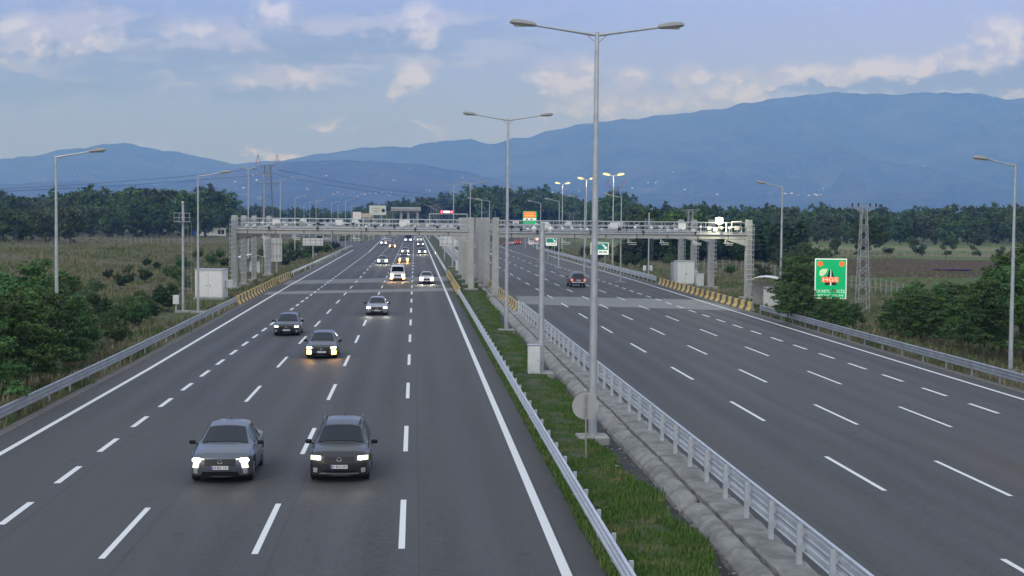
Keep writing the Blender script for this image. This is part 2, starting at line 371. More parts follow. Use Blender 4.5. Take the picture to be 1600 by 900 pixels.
def text_mesh(txt, size, mtl, name, parent, loc, rot=(math.pi/2, 0, 0), ext=.004, align='CENTER', sx=1.):
    cu = bpy.data.curves.new('txt', 'FONT'); cu.body = txt; cu.size = size; cu.align_x = align; cu.align_y = 'CENTER'; cu.extrude = ext; cu.resolution_u = 2
    to = bpy.data.objects.new('txt', cu); C.objects.link(to)
    bpy.context.view_layer.update()
    me = bpy.data.meshes.new_from_object(to.evaluated_get(bpy.context.evaluated_depsgraph_get())); bpy.data.objects.remove(to); bpy.data.curves.remove(cu)
    me.materials.clear(); me.materials.append(mtl)
    o = bpy.data.objects.new(name, me); C.objects.link(o); o.parent = parent; o.location = loc; o.rotation_euler = rot; o.scale = (sx, 1, 1); return o

# ------------------------------------------------------------------ ground sheet
def ground_sheet():
    xs = np.unique(np.concatenate([np.arange(-40, 60.1, 1.25), -40-np.geomspace(1.5, 17000, 66), 60+np.geomspace(1.5, 17000, 66)]))
    ys = np.unique(np.concatenate([np.arange(-40, 240, 2.5), 240+np.geomspace(3, 17500, 98), [-90, -300]]))
    v = []
    for y in ys:
        xl, xr = LE(y)-1.45, RE(y)+1.45
        for x in xs:
            z = land(x, y)
            if xl+road_x(y) < x < xr+road_x(y) and y < 2600: z = min(z, -.45) if y < 1000 else min(z, road_z(y)-1.5)
            if y >= 1000:                                             # embankment under the climbing road
                c = x-road_x(y); dd = max(xl-c, c-xr, 0)
                z = max(z, road_z(y)-.35-max(0, dd)*.5-(1. if dd == 0 else 0)) if road_z(y) > .3 and y < 2560 else z
            v.append((x, y, z))
    nx = len(xs); f = [(j*nx+i, j*nx+i+1, (j+1)*nx+i+1, (j+1)*nx+i) for j in range(len(ys)-1) for i in range(nx-1)]
    g = G2('ground'); x, y, z = g.xyz()
    n1 = g.noise(.05, 6, .62); n2 = g.noise(.5, 6, .65, sc=(1, .5, 1)); n3 = g.noise(5, 4, .7)
    green = g.mix(g.step(n2, .38, .66), (.060, .092, .032), (.105, .14, .055)); dry = g.mix(g.step(n3, .35, .7), (.13, .118, .072), (.21, .19, .125))
    c = g.mix(g.step(n1, .42, .60), green, dry)
    c = g.mix(g.math('MULTIPLY', g.step(n2, .58, .72), .6), c, (.06, .05, .036))
    # left bank drier; the fields on the right lie in bands
    lf = g.step(x, -24, -34); c = g.mix(g.math('MULTIPLY', g.math('MULTIPLY', lf, g.step(n2, .33, .55)), .7), c, dry)
    yb = g.math('ADD', y, g.math('MULTIPLY_ADD', x, .12, g.math('MULTIPLY', n1, 22)))
    rt = g.step(x, 52, 66)
    def band(a, b, col, k=1.):
        nonlocal c
        mk = g.math('MULTIPLY', g.math('MULTIPLY', g.step(yb, a-1.5, a+1.5), g.step(yb, b+1.5, b-1.5)), g.math('MULTIPLY', rt, k)); c = g.mix(mk, c, col)
    furrow = g.math('MULTIPLY_ADD', g.math('SINE', g.math('MULTIPLY', yb, 1.6)), .5, .5)
    band(150, 238, g.mix(n2, (.08, .125, .042), (.13, .175, .07)))
    band(238, 268, g.mix(g.step(n2, .4, .62), (.075, .055, .042), (.11, .09, .06)))
    band(268, 352, g.mix(g.math('MULTIPLY', furrow, .35), g.mix(n2, (.10, .072, .05), (.135, .10, .072)), (.075, .053, .036)))
    band(352, 372, g.mix(n2, (.10, .15, .06), (.16, .2, .09)))
    band(372, 425, g.mix(n2, (.19, .16, .10), (.25, .22, .14)))
    band(425, 455, g.mix(n2, (.12, .17, .07), (.18, .22, .10)))
    band(455, 520, g.mix(n2, (.20, .19, .11), (.26, .25, .15)))
    band(520, 640, g.mix(n2, (.12, .17, .06), (.18, .22, .10)))
    c = g.mix(g.step(y, 3000, 6000), c, (.04, .06, .035))
    g.set(c, g.b.inputs['Base Color']); g.b.inputs['Roughness'].default_value = .95; g.b.inputs['Specular IOR Level'].default_value = .1
    g.bump(g.math('ADD', n2, n3), .8, .25)
    b = MB(); b.v = v; b.f = f
    struct(b.build('ground', g.m, smooth=True, fix=False))
ground_sheet()

# ------------------------------------------------------------------ the two carriageways
YS = list(range(-60, 1000, 20))+list(range(1000, 2520, 30))
def ribbon(name, fl, fr, mtl, lift=0., ys=YS, thick=None):
    b = MB(); v = []
    for y in ys:
        for x in (fl(y), (fl(y)+fr(y))/2, fr(y)): v.append((x+road_x(y), y, band_z(x)+road_z(y)+lift))
    f = []
    for j in range(len(ys)-1):
        for i in range(2): f.append((j*3+i, j*3+i+1, j*3+i+4, j*3+i+3))
    if thick:
        n = len(v); v += [(p[0], p[1], p[2]-thick) for p in v]
        for j in range(len(ys)-1):
            f += [(j*3, j*3+3, n+j*3+3, n+j*3), (j*3+2, n+j*3+2, n+j*3+5, j*3+5)]
    b.v = v; b.f = f
    return struct(b.build(name, mtl, smooth=False, fix=False))
ribbon('left_carriageway', lambda y: LE(y)-1.15, lambda y: ML, M_ASPH, 0, thick=.5)
ribbon('right_carriageway', lambda y: MR, lambda y: RE(y)+1.0, M_ASPHR, 0, thick=.5)
ribbon('left_shoulder_edge', lambda y: LE(y)-1.6, lambda y: LE(y)-1.155, M_SHOULD, .015, thick=.4)
ribbon('right_shoulder_edge', lambda y: RE(y)+1.005, lambda y: RE(y)+1.5, M_SHOULD, .015, thick=.4)

# merge areas ahead: ramp joining on the left, ramp leaving on the right
def sheet(name, pts, mtl, lift=.004):
    b = MB(); b.add([(x, y, hgt(x, y)*0+band_z(x)+road_z(y)+lift) for x, y in pts], [tuple(range(len(pts)))]); return struct(b.build(name, mtl, fix=False))
def ramp(name, pts, mtl, lift=.006):
    b = MB(); v = [];
    for xl, xr, y in pts: v += [(xl, y, -.24+lift), (xr, y, -.24+lift), (xl, y, -.9), (xr, y, -.9)]
    f = []
    for i in range(len(pts)-1): a = i*4; f += [(a, a+1, a+5, a+4), (a, a+4, a+6, a+2), (a+1, a+3, a+7, a+5)]
    b.v = v; b.f = f; return struct(b.build(name, mtl, fix=False))
ramp('left_ramp', [(-17.0, -14, 340), (-18.5, -14, 400), (-24, -15, 460), (-36, -22, 540), (-52, -36, 640), (-75, -56, 760)], M_ASPH)
ramp('right_ramp', [(30, 33.2, 340), (30, 36, 400), (31, 42, 460), (36, 52, 540), (48, 64, 640), (66, 82, 760)], M_ASPHR)

# pale concrete strips crossing under the gantries (detector bands)
def strip(name, pts):
    P = [G(*p) for p in pts]; sub = 6; v = []; f = []
    a, b_, c_, d = P
    for i in range(sub+1):
        t = i/sub
        for p, q in ((a, b_), (d, c_)): x = p.x+(q.x-p.x)*t; y = p.y+(q.y-p.y)*t; v.append((x, y, band_z(x)+.004))
    for i in range(sub): f.append((2*i, 2*i+2, 2*i+3, 2*i+1))
    b = MB(); b.v = v; b.f = f; o = b.build(name, M_CSTRIP, fix=False); struct(o)
strip('concrete_strip', [(405, 460.5), (712, 454.3), (709, 449.8), (412, 455.5)])
strip('concrete_strip', [(434, 444.5), (703, 438.5), (698, 432.2), (447, 438)])
strip('concrete_strip', [(812, 475), (1172, 486), (1096, 468.6), (806, 462)])

# painted markings, 8 mm above the asphalt
def lines(name, segs, wd):
    b = MB()
    for x0, y0, x1, y1 in segs:
        n = max(1, int(abs(y1-y0)/25)); v = []; f = []
        for i in range(n+1):
            t = i/n; y = y0+(y1-y0)*t; x = x0+(x1-x0)*t
            for q in (-wd/2, wd/2): v.append((x+q+road_x(y), y, band_z(x+q)+road_z(y)+.009))
        for i in range(n): f.append((2*i, 2*i+1, 2*i+3, 2*i+2))
        b.add(v, f)
    return struct(b.build(name, M_PAINT, fix=False))
def edge(fn, y0, y1): 
    ys = list(range(y0, y1, 20)); return [(fn(a), a, fn(b), b) for a, b in zip(ys, ys[1:])]
def dashes(x, y0, step, ln, yend, x1=None):
    out = []; y = y0
    while y < yend:
        xx = x if x1 is None else x+(x1-x)*max(0, (y-60))/(yend-60)
        out.append((xx, y, xx, y+ln)); y += step
    return out
lines('edge_line', edge(LE, -40, 390), .22)
lines('edge_line', edge(RE, -40, 400), .22)
lines('edge_line', edge(lambda y: 3.47, -40, 2500), .24)
lines('edge_line', edge(lambda y: 10.6, 210, 2500), .2)
lines('edge_line', [(-10.9, 352, -11.4, 420), (-11.4, 420, -12.2, 520), (-12.2, 520, -12.2, 2400)], .2)
lines('edge_line', [(24.9, 372, 25.6, 460), (25.6, 460, 26.2, 560), (26.2, 560, 26.2, 2400)], .2)
lines('lane_dashes', dashes(-.27, 5.6, 15.1, 6.3, 1400)+dashes(-3.79, 5.3, 15.1, 6.3, 1400)+dashes(-7.37, 5.2, 15.05, 6.2, 1400), .16)
lines('merge_dashes', dashes(-10.85, 9.0, 6.1, 3.1, 350, -10.9), .20)
lines('lane_dashes', dashes(14.15, 12.6, 15.35, 6.4, 1400)+dashes(17.75, 12.0, 15.3, 6.4, 1400)+dashes(21.45, 11.6, 15.3, 6.4, 1400), .16)
lines('merge_dashes', dashes(25.2, 12.0, 6.25, 3.4, 372, 25.0), .20)

# ------------------------------------------------------------------ median: earth, grass, mud gutter, cloth-formed concrete
def med_x(y): return 6.82+.25*math.sin(y*.21)+.15*math.sin(y*.9+1)+(.0 if y < 120 else min(.9, (y-120)*.02))
def median():
    ys = list(np.arange(-40, 220, .5))+list(np.arange(220, 1000, 10.))
    b = MB(); v = []; K = 12
    for y in ys:
        e = med_x(y) if y < 220 else 7.6
        for i in range(K):
            x = ML+(e-ML)*i/(K-1); z = .03+.10*math.sin(math.pi*i/(K-1))+.05*fbm(x*1.2, y, 1.6, 3)
            if i == 0: z = -.06
            if i == K-1: z = -.12
            v.append((x, y, z))
    for j in range(len(ys)-1):
        for i in range(K-1): b.f.append((j*K+i, j*K+i+1, (j+1)*K+i+1, (j+1)*K+i))
    b.v = v; b.mi = [0]*len(b.f)
    g = G2('median_soil'); n = g.noise(1.1, 6, .65); n2 = g.noise(9, 4, .7)
    c = g.mix(g.step(n, .40, .62), (.03, .06, .016), (.10, .09, .05)); c = g.mix(g.math('MULTIPLY', g.step(n2, .5, .7), .5), c, (.055, .09, .03)); g.set(c, g.b.inputs['Base Color']); g.b.inputs['Roughness'].default_value = .95; g.bump(n2, .8, .08)
    struct(b.build('median_ground', g.m, smooth=True, fix=False))
    # gutter of wet mud
    b = MB(); v = []; K = 5
    for y in ys:
        e = med_x(y)-.1 if y < 220 else 7.5
        for i in range(K): x = e+(7.95-e)*i/(K-1); v.append((x, y, -.18-.12*math.sin(math.pi*i/(K-1))+.03*fbm(x, y, .7, 3)))
    for j in range(len(ys)-1):
        for i in range(K-1): b.f.append((j*K+i, j*K+i+1, (j+1)*K+i+1, (j+1)*K+i))
    b.v = v; b.mi = [0]*len(b.f)
    g = G2('gutter_mud'); n = g.noise(2.2, 6, .7, sc=(1, .5, 1)); c = g.mix(g.step(n, .4, .65), (.016, .017, .018), (.07, .07, .066)); g.set(c, g.b.inputs['Base Color']); g.set(g.math('MULTIPLY_ADD', n, .7, .45), g.b.inputs['Roughness']); g.bump(n, .8, .06)
    struct(b.build('gutter', g.m, smooth=True, fix=False))
    # concrete: rounded hump, dark gap, then a sloping slab up to the road, cast in bays
    for nm, prof in (('concrete_hump', [(7.50, -.36), (7.56, -.14), (7.70, .00), (7.86, .085), (8.08, .095), (8.17, .02), (8.22, -.2)]),
                     ('concrete_apron', [(8.29, -.25), (8.31, .03), (8.42, .07), (8.7, .075), (9.0, .075), (9.17, .06), (9.19, -.3)])):
        b = MB(); v = []; K = len(prof); yl = list(np.arange(-40, 130, .2))+list(np.arange(130, 420, 3.))
        for y in yl:
            bay = (y/1.55) % 1; dip = .05*math.exp(-((min(bay, 1-bay))/.045)**2) if y < 130 else 0
            sh = .07*fbm(1.5, y, 6, 2)
            for k, (x, z) in enumerate(prof):
                top = 1 if 0 < k < K-1 else 0
                wob = top*(.030*fbm(x*3, y*1.0, .45, 4)+.016*(abs((y*2.6+x*1.3+fbm(y, x, 1.5, 2)) % 1-.5)-.25)*2-dip)
                gap = -.22*math.exp(-((y-41.5)/.45)**2)*top if nm == 'concrete_hump' else 0
                v.append((x+sh*(1 if nm == 'concrete_hump' else .4)+(.04*fbm(y, x, .9, 2) if k in (1, 2, 5) else 0), y, z+wob+gap))
        for j in range(len(yl)-1):
            for i in range(K-1): b.f.append((j*K+i, j*K+i+1, (j+1)*K+i+1, (j+1)*K+i))
        b.v = v; b.mi = [0]*len(b.f)
        g = G2(nm); n = g.noise(1.1, 6, .65); n2 = g.noise(14, 4, .7, sc=(1, 2.4, 1)); c = g.mix(g.step(n, .33, .68), (.25, .25, .235), (.46, .46, .44)); c = g.mix(g.math('MULTIPLY', g.step(n2, .5, .72), .45), c, (.17, .168, .155))
        g.set(c, g.b.inputs['Base Color']); g.b.inputs['Roughness'].default_value = .92; n3 = g.noise(22, 4, .75, sc=(.5, 2.2, 1)); g.bump(g.math('ADD', n2, n3), 1., .05)
        struct(b.build(nm, g.m, smooth=False, fix=False))
    b = MB(); b.add([(8.0, -40, -.16), (8.5, -40, -.16), (8.5, 430, -.16), (8.0, 430, -.16)], [(0, 1, 2, 3)]); b.add([(9.15, -40, -.05), (9.21, -40, -.05), (9.21, 430, -.05), (9.15, 430, -.05)], [(0, 1, 2, 3)])
    b.add([(7.5, 415, -.02), (9.3, 415, -.02), (9.3, 1000, -.02), (7.5, 1000, -.02)], [(0, 1, 2, 3)])
    struct(b.build('gap_dirt', mat('gap_dirt', (.055, .048, .04), .95, var=.4, scale=3), fix=False))
median()

# ------------------------------------------------------------------ mountains
def prof_fn(pts):
    U_ = []; V_ = []
    for px, py in pts: a, b = uv(px, py); U_.append(a); V_.append(b)
    return lambda u: float(np.interp(u, U_, V_))
RID_B = prof_fn([(-1400, 262), (-700, 240), (-300, 262), (0, 248), (50, 243), (100, 234), (160, 226), (205, 225), (230, 232), (290, 238), (330, 248), (365, 258), (400, 253), (440, 251), (470, 246), (500, 240), (560, 232), (610, 231), (640, 230), (670, 222), (690, 219), (740, 219), (755, 224), (768, 225), (800, 217), (830, 213), (860, 203), (900, 196), (940, 190), (970, 187), (1000, 185), (1050, 178), (1100, 172), (1140, 169), (1160, 162), (1200, 156), (1250, 150), (1290, 146), (1330, 145), (1400, 146), (1450, 145), (1500, 144), (1530, 145), (1560, 153), (1580, 156), (1600, 153), (1700, 140), (1900, 150), (2300, 190), (3000, 240)])
RID_F = prof_fn([(-1400, 300), (0, 288), (120, 282), (250, 290), (340, 272), (380, 262), (440, 254), (520, 250), (600, 252), (660, 258), (740, 270), (820, 292), (950, 302), (1100, 304), (1250, 306), (1400, 302), (1600, 298), (1900, 290), (3000, 300)])
def mtn(name, ridge, r0, r1, r2, amp, seed, fine):
    us = np.linspace(-.75, .95, 520); rs = np.concatenate([np.linspace(r0, r1, 46), np.linspace(r1, r2, 8)[1:]])
    def hz(u, r):
        top = ridge(u)*r1+CAM_H
        if r <= r1: t = (r-r0)/(r1-r0); g_ = t**1.25*(1-.22*math.sin(math.pi*t))
        else: t = 1; g_ = 1-.6*(r-r1)/(r2-r1)
        x = u*r
        k = min(1, max(0, t))
        sp = mnoise.fractal(Vector((x/2200, r/3000, seed)), .9, 2.1, 6)
        rg = abs(mnoise.fractal(Vector((x/1240+sp*.3, r/5200, seed+7)), .9, 2.1, 5))
        return top*g_+amp*math.sin(math.pi*min(k, 1))*(sp*.6-rg*1.3+.25)*top + fine*mnoise.noise(Vector((x/140, r/400, seed)))*k+fine*.6*mnoise.noise(Vector((x/56, r/180, seed+3)))*k
    v = []
    for r in rs:
        for u in us: v.append((u*r, r, hz(u, r)-(6 if r == rs[0] else 0)))
    n = len(us); b = MB(); b.v = v; b.f = [(j*n+i, j*n+i+1, (j+1)*n+i+1, (j+1)*n+i) for j in range(len(rs)-1) for i in range(n-1)]
    g = G2(name+'_woods'); a = g.noise(.0018, 8, .7); c_ = g.noise(.01, 6, .7)
    c = g.mix(g.step(a, .36, .64), (.010, .014, .012), (.07, .068, .05)); c = g.mix(g.math('MULTIPLY', g.step(c_, .48, .66), .6), c, (.10, .098, .07)); z = g.xyz()[2]
    c = g.mix(g.math('MULTIPLY', g.step(g.noise(.003, 7, .7), .60, .66), g.step(z, 660, 120)), c, (.20, .19, .12))
    g.set(c, g.b.inputs['Base Color']); g.b.inputs['Roughness'].default_value = 1; g.b.inputs['Specular IOR Level'].default_value = 0; g.bump(c_, 1., 28.)
    struct(b.build(name, g.m, smooth=True, fix=False)); return hz
MTN_B = mtn('mountains', RID_B, 8600, 15200, 17500, .20, 2.5, 18)
MTN_F = mtn('foothills', RID_F, 7200, 10400, 12000, .14, 9.1, 12)

# even evening haze over the whole plain
b = MB(); b.box((0, 9050, 690), (40000, 18900, 1440)); hz_o = b.build('haze', bpy.data.materials.new('haze')); hm = hz_o.data.materials[0]
hm.use_nodes = True; hm.node_tree.nodes.clear(); pv = hm.node_tree.nodes.new('ShaderNodeVolumePrincipled'); ho = hm.node_tree.nodes.new('ShaderNodeOutputMaterial')
pv.inputs['Color'].default_value = (.17, .36, 1, 1); pv.inputs['Absorption Color'].default_value = (1, 1, 1, 1); pv.inputs['Density'].default_value = .00015; hm.node_tree.links.new(pv.outputs[0], ho.inputs['Volume'])
hz_o['kind'] = 'stuff'; hz_o['label'] = 'thin blue evening haze lying over the plain'

# farmhouses and villages on the lower slopes
def house_proto(name, lit):
    t = thing(name, '', 'house')
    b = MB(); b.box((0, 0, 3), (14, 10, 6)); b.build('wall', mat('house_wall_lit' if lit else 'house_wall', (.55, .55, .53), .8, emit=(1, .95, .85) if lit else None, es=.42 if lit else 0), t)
    b = MB(); b.add([(-7.5, -5.6, 6), (7.5, -5.6, 6), (7.5, 5.6, 6), (-7.5, 5.6, 6), (-7.5, 0, 8.6), (7.5, 0, 8.6)], [(0, 1, 5, 4), (2, 3, 4, 5), (1, 2, 5), (3, 0, 4), (0, 3, 2, 1)]); b.build('roof', mat('house_roof', (.3, .17, .13), .9), t)
    return t
HP = [house_proto('village_house', False), house_proto('village_house', True)]
def slope_hit(px, py):
    wv = MT @ np.array([(px-800)/F, (450-py)/F, -1.]); u = wv[0]/wv[1]; v = wv[2]/wv[1]
    for fn, a, b_ in ((MTN_F, 7200, 10400), (MTN_B, 8600, 15200)):
        for r in np.linspace(a, b_, 120):
            if fn(u, r) >= CAM_H+v*r: return Vector((u*r, r, fn(u, r)-1.5))
    return None
hs = [(x+rnd.uniform(-3, 3), y+rnd.uniform(-2, 2), 1 if rnd.random() < .35 else 0) for x, y in
      [(45, 276), (152, 268), (128, 273), (70, 283), (118, 274), (300, 267), (312, 270), (322, 266), (370, 286), (378, 296), (368, 296), (383, 296), (400, 282), (395, 275), (455, 277), (460, 280), (478, 296), (483, 297), (512, 276), (520, 303), (526, 302), (535, 304), (545, 304), (552, 303), (558, 305), (566, 305), (573, 304), (580, 305), (589, 303), (595, 303), (604, 303), (609, 303), (610, 305), (617, 284), (621, 284), (640, 266), (667, 297), (670, 299), (722, 280), (752, 276), (863, 302), (870, 301), (880, 303), (908, 301), (1015, 290), (1022, 288), (1028, 286), (1012, 292), (1070, 300), (1123, 305), (1050, 272), (985, 298), (992, 300), (1440, 305), (1446, 262), (1432, 264), (1417, 306), (1300, 292), (1285, 299)]]
hs += [(1212+i*4.6+rnd.uniform(-2, 2), 308-abs(i-7)*.2-rnd.uniform(0, 4), 1 if i % 4 else 0) for i in range(17)]+[(1280, 300, 1), (1286, 298, 1), (1220, 312, 1), (1232, 309, 1)]
firstuse = [True, True]
for i, (x, y, l) in enumerate(hs):
    p = slope_hit(x, y)
    if p is None: continue
    zone = 'left' if x < 450 else 'middle' if x < 760 else 'right'
    grp = ('lit ' if l else 'pale ')+'houses on the hazy slopes, '+zone
    lab = ('tiny lit house shining on the hazy foothills at the '+zone) if l else ('tiny pale house on the hazy foothills at the '+zone)
    sc = rnd.uniform(.55, 1.05)
    if firstuse[l]: o = HP[l]; firstuse[l] = False; o.location = p; o['label'] = lab; o['group'] = grp; o.scale = (sc,)*3; o.rotation_euler = (0, 0, .2)
    else: dup(HP[l], p, rnd.uniform(-.6, .6), lab, grp, sc)

# ------------------------------------------------------------------ cars
def car(name, label, kind, paint_m, x, y, front=True, group=None, lights='head', lcol=(1, .97, .88), lstr=18, fog=False, beam=0, rails=False, plate=None, trim=False, claw=False, L=None, W=None, H=None, cat='car', dim=False):
    P = dict(
        suv2=dict(L=4.5, W=1.89, H=1.6, top=[(0, .78), (.12, .91), (.5, .98), (1.15, 1.06), (1.22, 1.08), (2.05, 1.50), (2.55, 1.585), (3.2, 1.55), (4.15, 1.18), (4.35, 1.12), (4.5, .92)], tw=[(0, .82), (1.15, .82), (2.05, .61), (3.2, .58), (4.1, .62), (4.5, .74)], belt=[(0, .73), (1.15, .96), (4.5, 1.04)], cowl=1.22, rf=2.05, rr=3.25, rb=4.15, R=.36, wz=.36, zb=.22),
        suv=dict(L=4.45, W=1.84, H=1.64, top=[(0, .80), (.12, .93), (.5, 1.0), (1.02, 1.06), (1.08, 1.08), (1.78, 1.53), (2.3, 1.62), (3.3, 1.61), (3.95, 1.52), (4.3, 1.08), (4.45, .92)], tw=[(0, .80), (1.0, .80), (1.78, .62), (3.3, .61), (4.0, .58), (4.45, .72)], belt=[(0, .74), (1.05, .97), (4.45, 1.06)], cowl=1.08, rf=1.78, rr=3.95, rb=4.3, R=.35, wz=.35, zb=.22),
        hatch=dict(L=4.25, W=1.78, H=1.47, top=[(0, .66), (.12, .78), (.5, .86), (1.0, .94), (1.06, .96), (1.85, 1.38), (2.4, 1.46), (3.2, 1.44), (3.8, 1.33), (4.15, .98), (4.25, .82)], tw=[(0, .76), (1.0, .77), (1.85, .58), (3.2, .57), (3.8, .55), (4.25, .7)], belt=[(0, .62), (1.05, .86), (4.25, .95)], cowl=1.06, rf=1.85, rr=3.8, rb=4.15, R=.32, wz=.32, zb=.18),
        sedan=dict(L=4.6, W=1.8, H=1.46, top=[(0, .65), (.12, .76), (.5, .84), (1.1, .93), (1.18, .95), (1.95, 1.38), (2.5, 1.45), (3.2, 1.42), (3.9, 1.06), (4.1, 1.03), (4.5, 1.0), (4.6, .85)], tw=[(0, .76), (1.1, .77), (1.95, .58), (3.2, .56), (3.9, .66), (4.6, .72)], belt=[(0, .62), (1.15, .86), (4.6, .93)], cowl=1.18, rf=1.95, rr=3.2, rb=3.9, R=.32, wz=.32, zb=.18),
        van=dict(L=5.2, W=1.98, H=2.25, top=[(0, .95), (.12, 1.08), (.5, 1.16), (.8, 1.22), (.86, 1.25), (1.5, 2.02), (2.0, 2.22), (4.9, 2.22), (5.05, 2.15), (5.15, 1.3), (5.2, 1.0)], tw=[(0, .86), (.8, .88), (1.5, .80), (2.0, .80), (5.2, .80)], belt=[(0, .88), (.9, 1.15), (5.2, 1.2)], cowl=.86, rf=1.5, rr=5.05, rb=5.15, R=.35, wz=.35, zb=.24),
        bus=dict(L=9., W=2.4, H=3.1, top=[(0, 2.3), (.1, 2.6), (.3, 2.95), (.6, 3.08), (8.8, 3.08), (8.9, 2.9), (9., 2.3)], tw=[(0, 1.1), (9., 1.1)], belt=[(0, 1.3), (9, 1.3)], cowl=.02, rf=.2, rr=8.85, rb=8.95, R=.48, wz=.48, zb=.3),
        pickup=dict(L=5.3, W=1.87, H=1.82, top=[(0, .98), (.12, 1.06), (.5, 1.10), (1.15, 1.16), (1.22, 1.2), (1.9, 1.70), (2.3, 1.8), (3.2, 1.78), (3.55, 1.72), (4.9, 1.66), (5.15, 1.2), (5.3, 1.06)], tw=[(0, .84), (1.2, .85), (1.9, .64), (3.4, .64), (4.9, .64), (5.3, .8)], belt=[(0, .86), (1.2, 1.08), (5.3, 1.12)], cowl=1.22, rf=1.9, rr=4.9, rb=5.15, R=.40, wz=.40, zb=.38))[kind]
    L = P['L']; w = P['W']/2; top = lambda s: float(np.interp(s, *zip(*P['top']))); tw = lambda s: float(np.interp(s, *zip(*P['tw']))); belt = lambda s: float(np.interp(s, *zip(*P['belt'])))
    hw = lambda s: w*float(np.interp(s, [0, .25, .8, L*.5, L-.7, L-.1, L], [.90, .97, 1, 1, .99, .93, .90]))
    WY = (.86, L-.95) if kind != 'bus' else (1.9, L-2.2); R_ = P['R']; AR = R_+.06; zb = P['zb']; wz = P['wz']
    flat = kind in ('van', 'bus')
    bx = .5 if flat else 1.
    zpf = [.2, .45, .65, .85, 1.05]
    def bend(xx, z): 
        t = abs(xx)/w; return bx*(.09*t*t+.20*t**4)+float(np.interp(z, [.2, .42, .6, .82, 1.1, 1.3], [.06, 0, .0, .05, .16, .2]))*bx
    def bendr(xx, z):
        t = abs(xx)/w; return .05*t*t+.10*t**4+float(np.interp(z, [.2, .5, .9, 1.1], [.06, 0, .02, .05]))
    cx = L/2
    def yy(s, xx, z): return s-cx+bend(xx, z)*max(0, 1-s/1.0)**1.3-bendr(xx, z)*max(0, 1-(L-s)/.6)
    def ring(s):
        W_ = hw(s); zt = top(s); bl = min(belt(s), zt-.07); t_ = tw(s); t_ = min(t_, W_*.97)
        zs = zb
        for q in WY:
            if abs(s-q) < AR: zs = max(zs, wz+math.sqrt(AR*AR-(s-q)**2))
        zs2 = min(zs+.05, bl-.12); zs = min(zs, bl-.16)
        cr = .035 if s > P['cowl'] else .02
        um = (bl+zt-.05)/2
        return [(0, zb+.0), (W_*.62, zb), (W_*.955, zs), (W_, zs2), (W_*1.0, (zs2*.45+bl*.55)), (W_*.985, bl-.05), (W_*.945, bl), ((W_*.945+t_)/2+.01, um), (t_, zt-.055), (t_*.93, zt-.015), (t_*.55, zt+cr*.75), (0, zt+cr)]
    SS = sorted(set([0, .03, .08, .14, .22, .34, .5]+[round(q, 3) for q in np.arange(.6, L-.3, .14)]+[P['cowl'], P['rf'], P['rr'], P['rb'], L-.3, L-.18, L-.08, L-.03, L]+[round(q+AR*math.cos(a), 3) for q in WY for a in np.linspace(0, math.pi, 11)]))
    SS = [s for s in SS if 0 <= s <= L]
    b = MB(); v = []; K = 22
    for s in SS:
        rg = ring(s); full = rg+[(-x_, z_) for x_, z_ in rg[-2:0:-1]]
        v += [(x_, yy(s, x_, z_), z_) for x_, z_ in full]
    f = []; mi = []
    for j in range(len(SS)-1):
        for k in range(K):
            k2 = (k+1) % K; f.append((j*K+k, j*K+k2, (j+1)*K+k2, (j+1)*K+k)); lo = k in (0, 1, 2, 19, 20, 21) ; mi.append(1 if (lo or (trim and k in (3-1, 18))) else 0)
    # end caps as grids that follow the bend
    for s, rear in ((0, 0), (L, 1)):
        rg = ring(s); cols = 9; base = len(v)
        for x_, z_ in rg[1:]:
            for c_ in range(cols):
                xx = -x_+2*x_*c_/(cols-1); v.append((xx, yy(s, xx, z_), z_ if True else 0))
        for r in range(len(rg)-2):
            for c_ in range(cols-1): f.append((base+r*cols+c_, base+r*cols+c_+1, base+(r+1)*cols+c_+1, base+(r+1)*cols+c_)); mi.append(1 if r < 2 else 0)
    b.v = v; b.f = f; b.mi = mi
    gz = hgt(x, y)
    t = thing(name, label, cat, (x, y+cx if front else y+cx, gz), 0 if front else math.pi, group)
    bo = b.build('body', [paint_m, M_DARK], t, smooth=True)
    # --- glass
    def topz(s, xx):
        zt = top(s); t_ = min(tw(s), hw(s)*.97); cr = .035; a = abs(xx)
        return float(np.interp(a, [0, t_*.55, t_*.93, t_], [zt+cr, zt+cr*.75, zt-.015, zt-.055]))
    def screen(nm, s0, s1, k=.90, dz=.012):
        b = MB(); v = []; nS, nX = 6, 9
        for i in range(nS+1):
            s = s0+(s1-s0)*i/nS; t_ = min(tw(s), hw(s)*.97)*k
            for j in range(nX): xx = -t_+2*t_*j/(nX-1); z = topz(s, xx); sg = -1 if s0 < L/2 else 1; v.append((xx, yy(s, xx, z)+sg*dz, z+dz))
        b.v = v; b.f = [(i*nX+j, i*nX+j+1, (i+1)*nX+j+1, (i+1)*nX+j) for i in range(nS) for j in range(nX-1)]; b.mi = [0]*len(b.f)
        return b.build(nm, M_GLASSC, t, smooth=True)
    if kind == 'bus':
        b = MB(); v = [];
        for zz in (1.15, 1.6, 2.05, 2.5):
            for j in range(9): xx = -1.0+2*j/8; v.append((xx, yy(0, xx, zz)-.02, zz))
        b.v = v; b.f = [(i*9+j, i*9+j+1, i*9+j+10, i*9+j+9) for i in range(3) for j in range(8)]; b.mi = [0]*24; b.build('windscreen', M_GLASSC, t, smooth=True)
    else:
        screen('windscreen', P['cowl']+.04, P['rf']-.03)
        if kind == 'pickup': screen('rear_window', 4.92, 5.12, .86)
        else: screen('rear_window', P['rr']+.04, P['rb']-.05, .86)
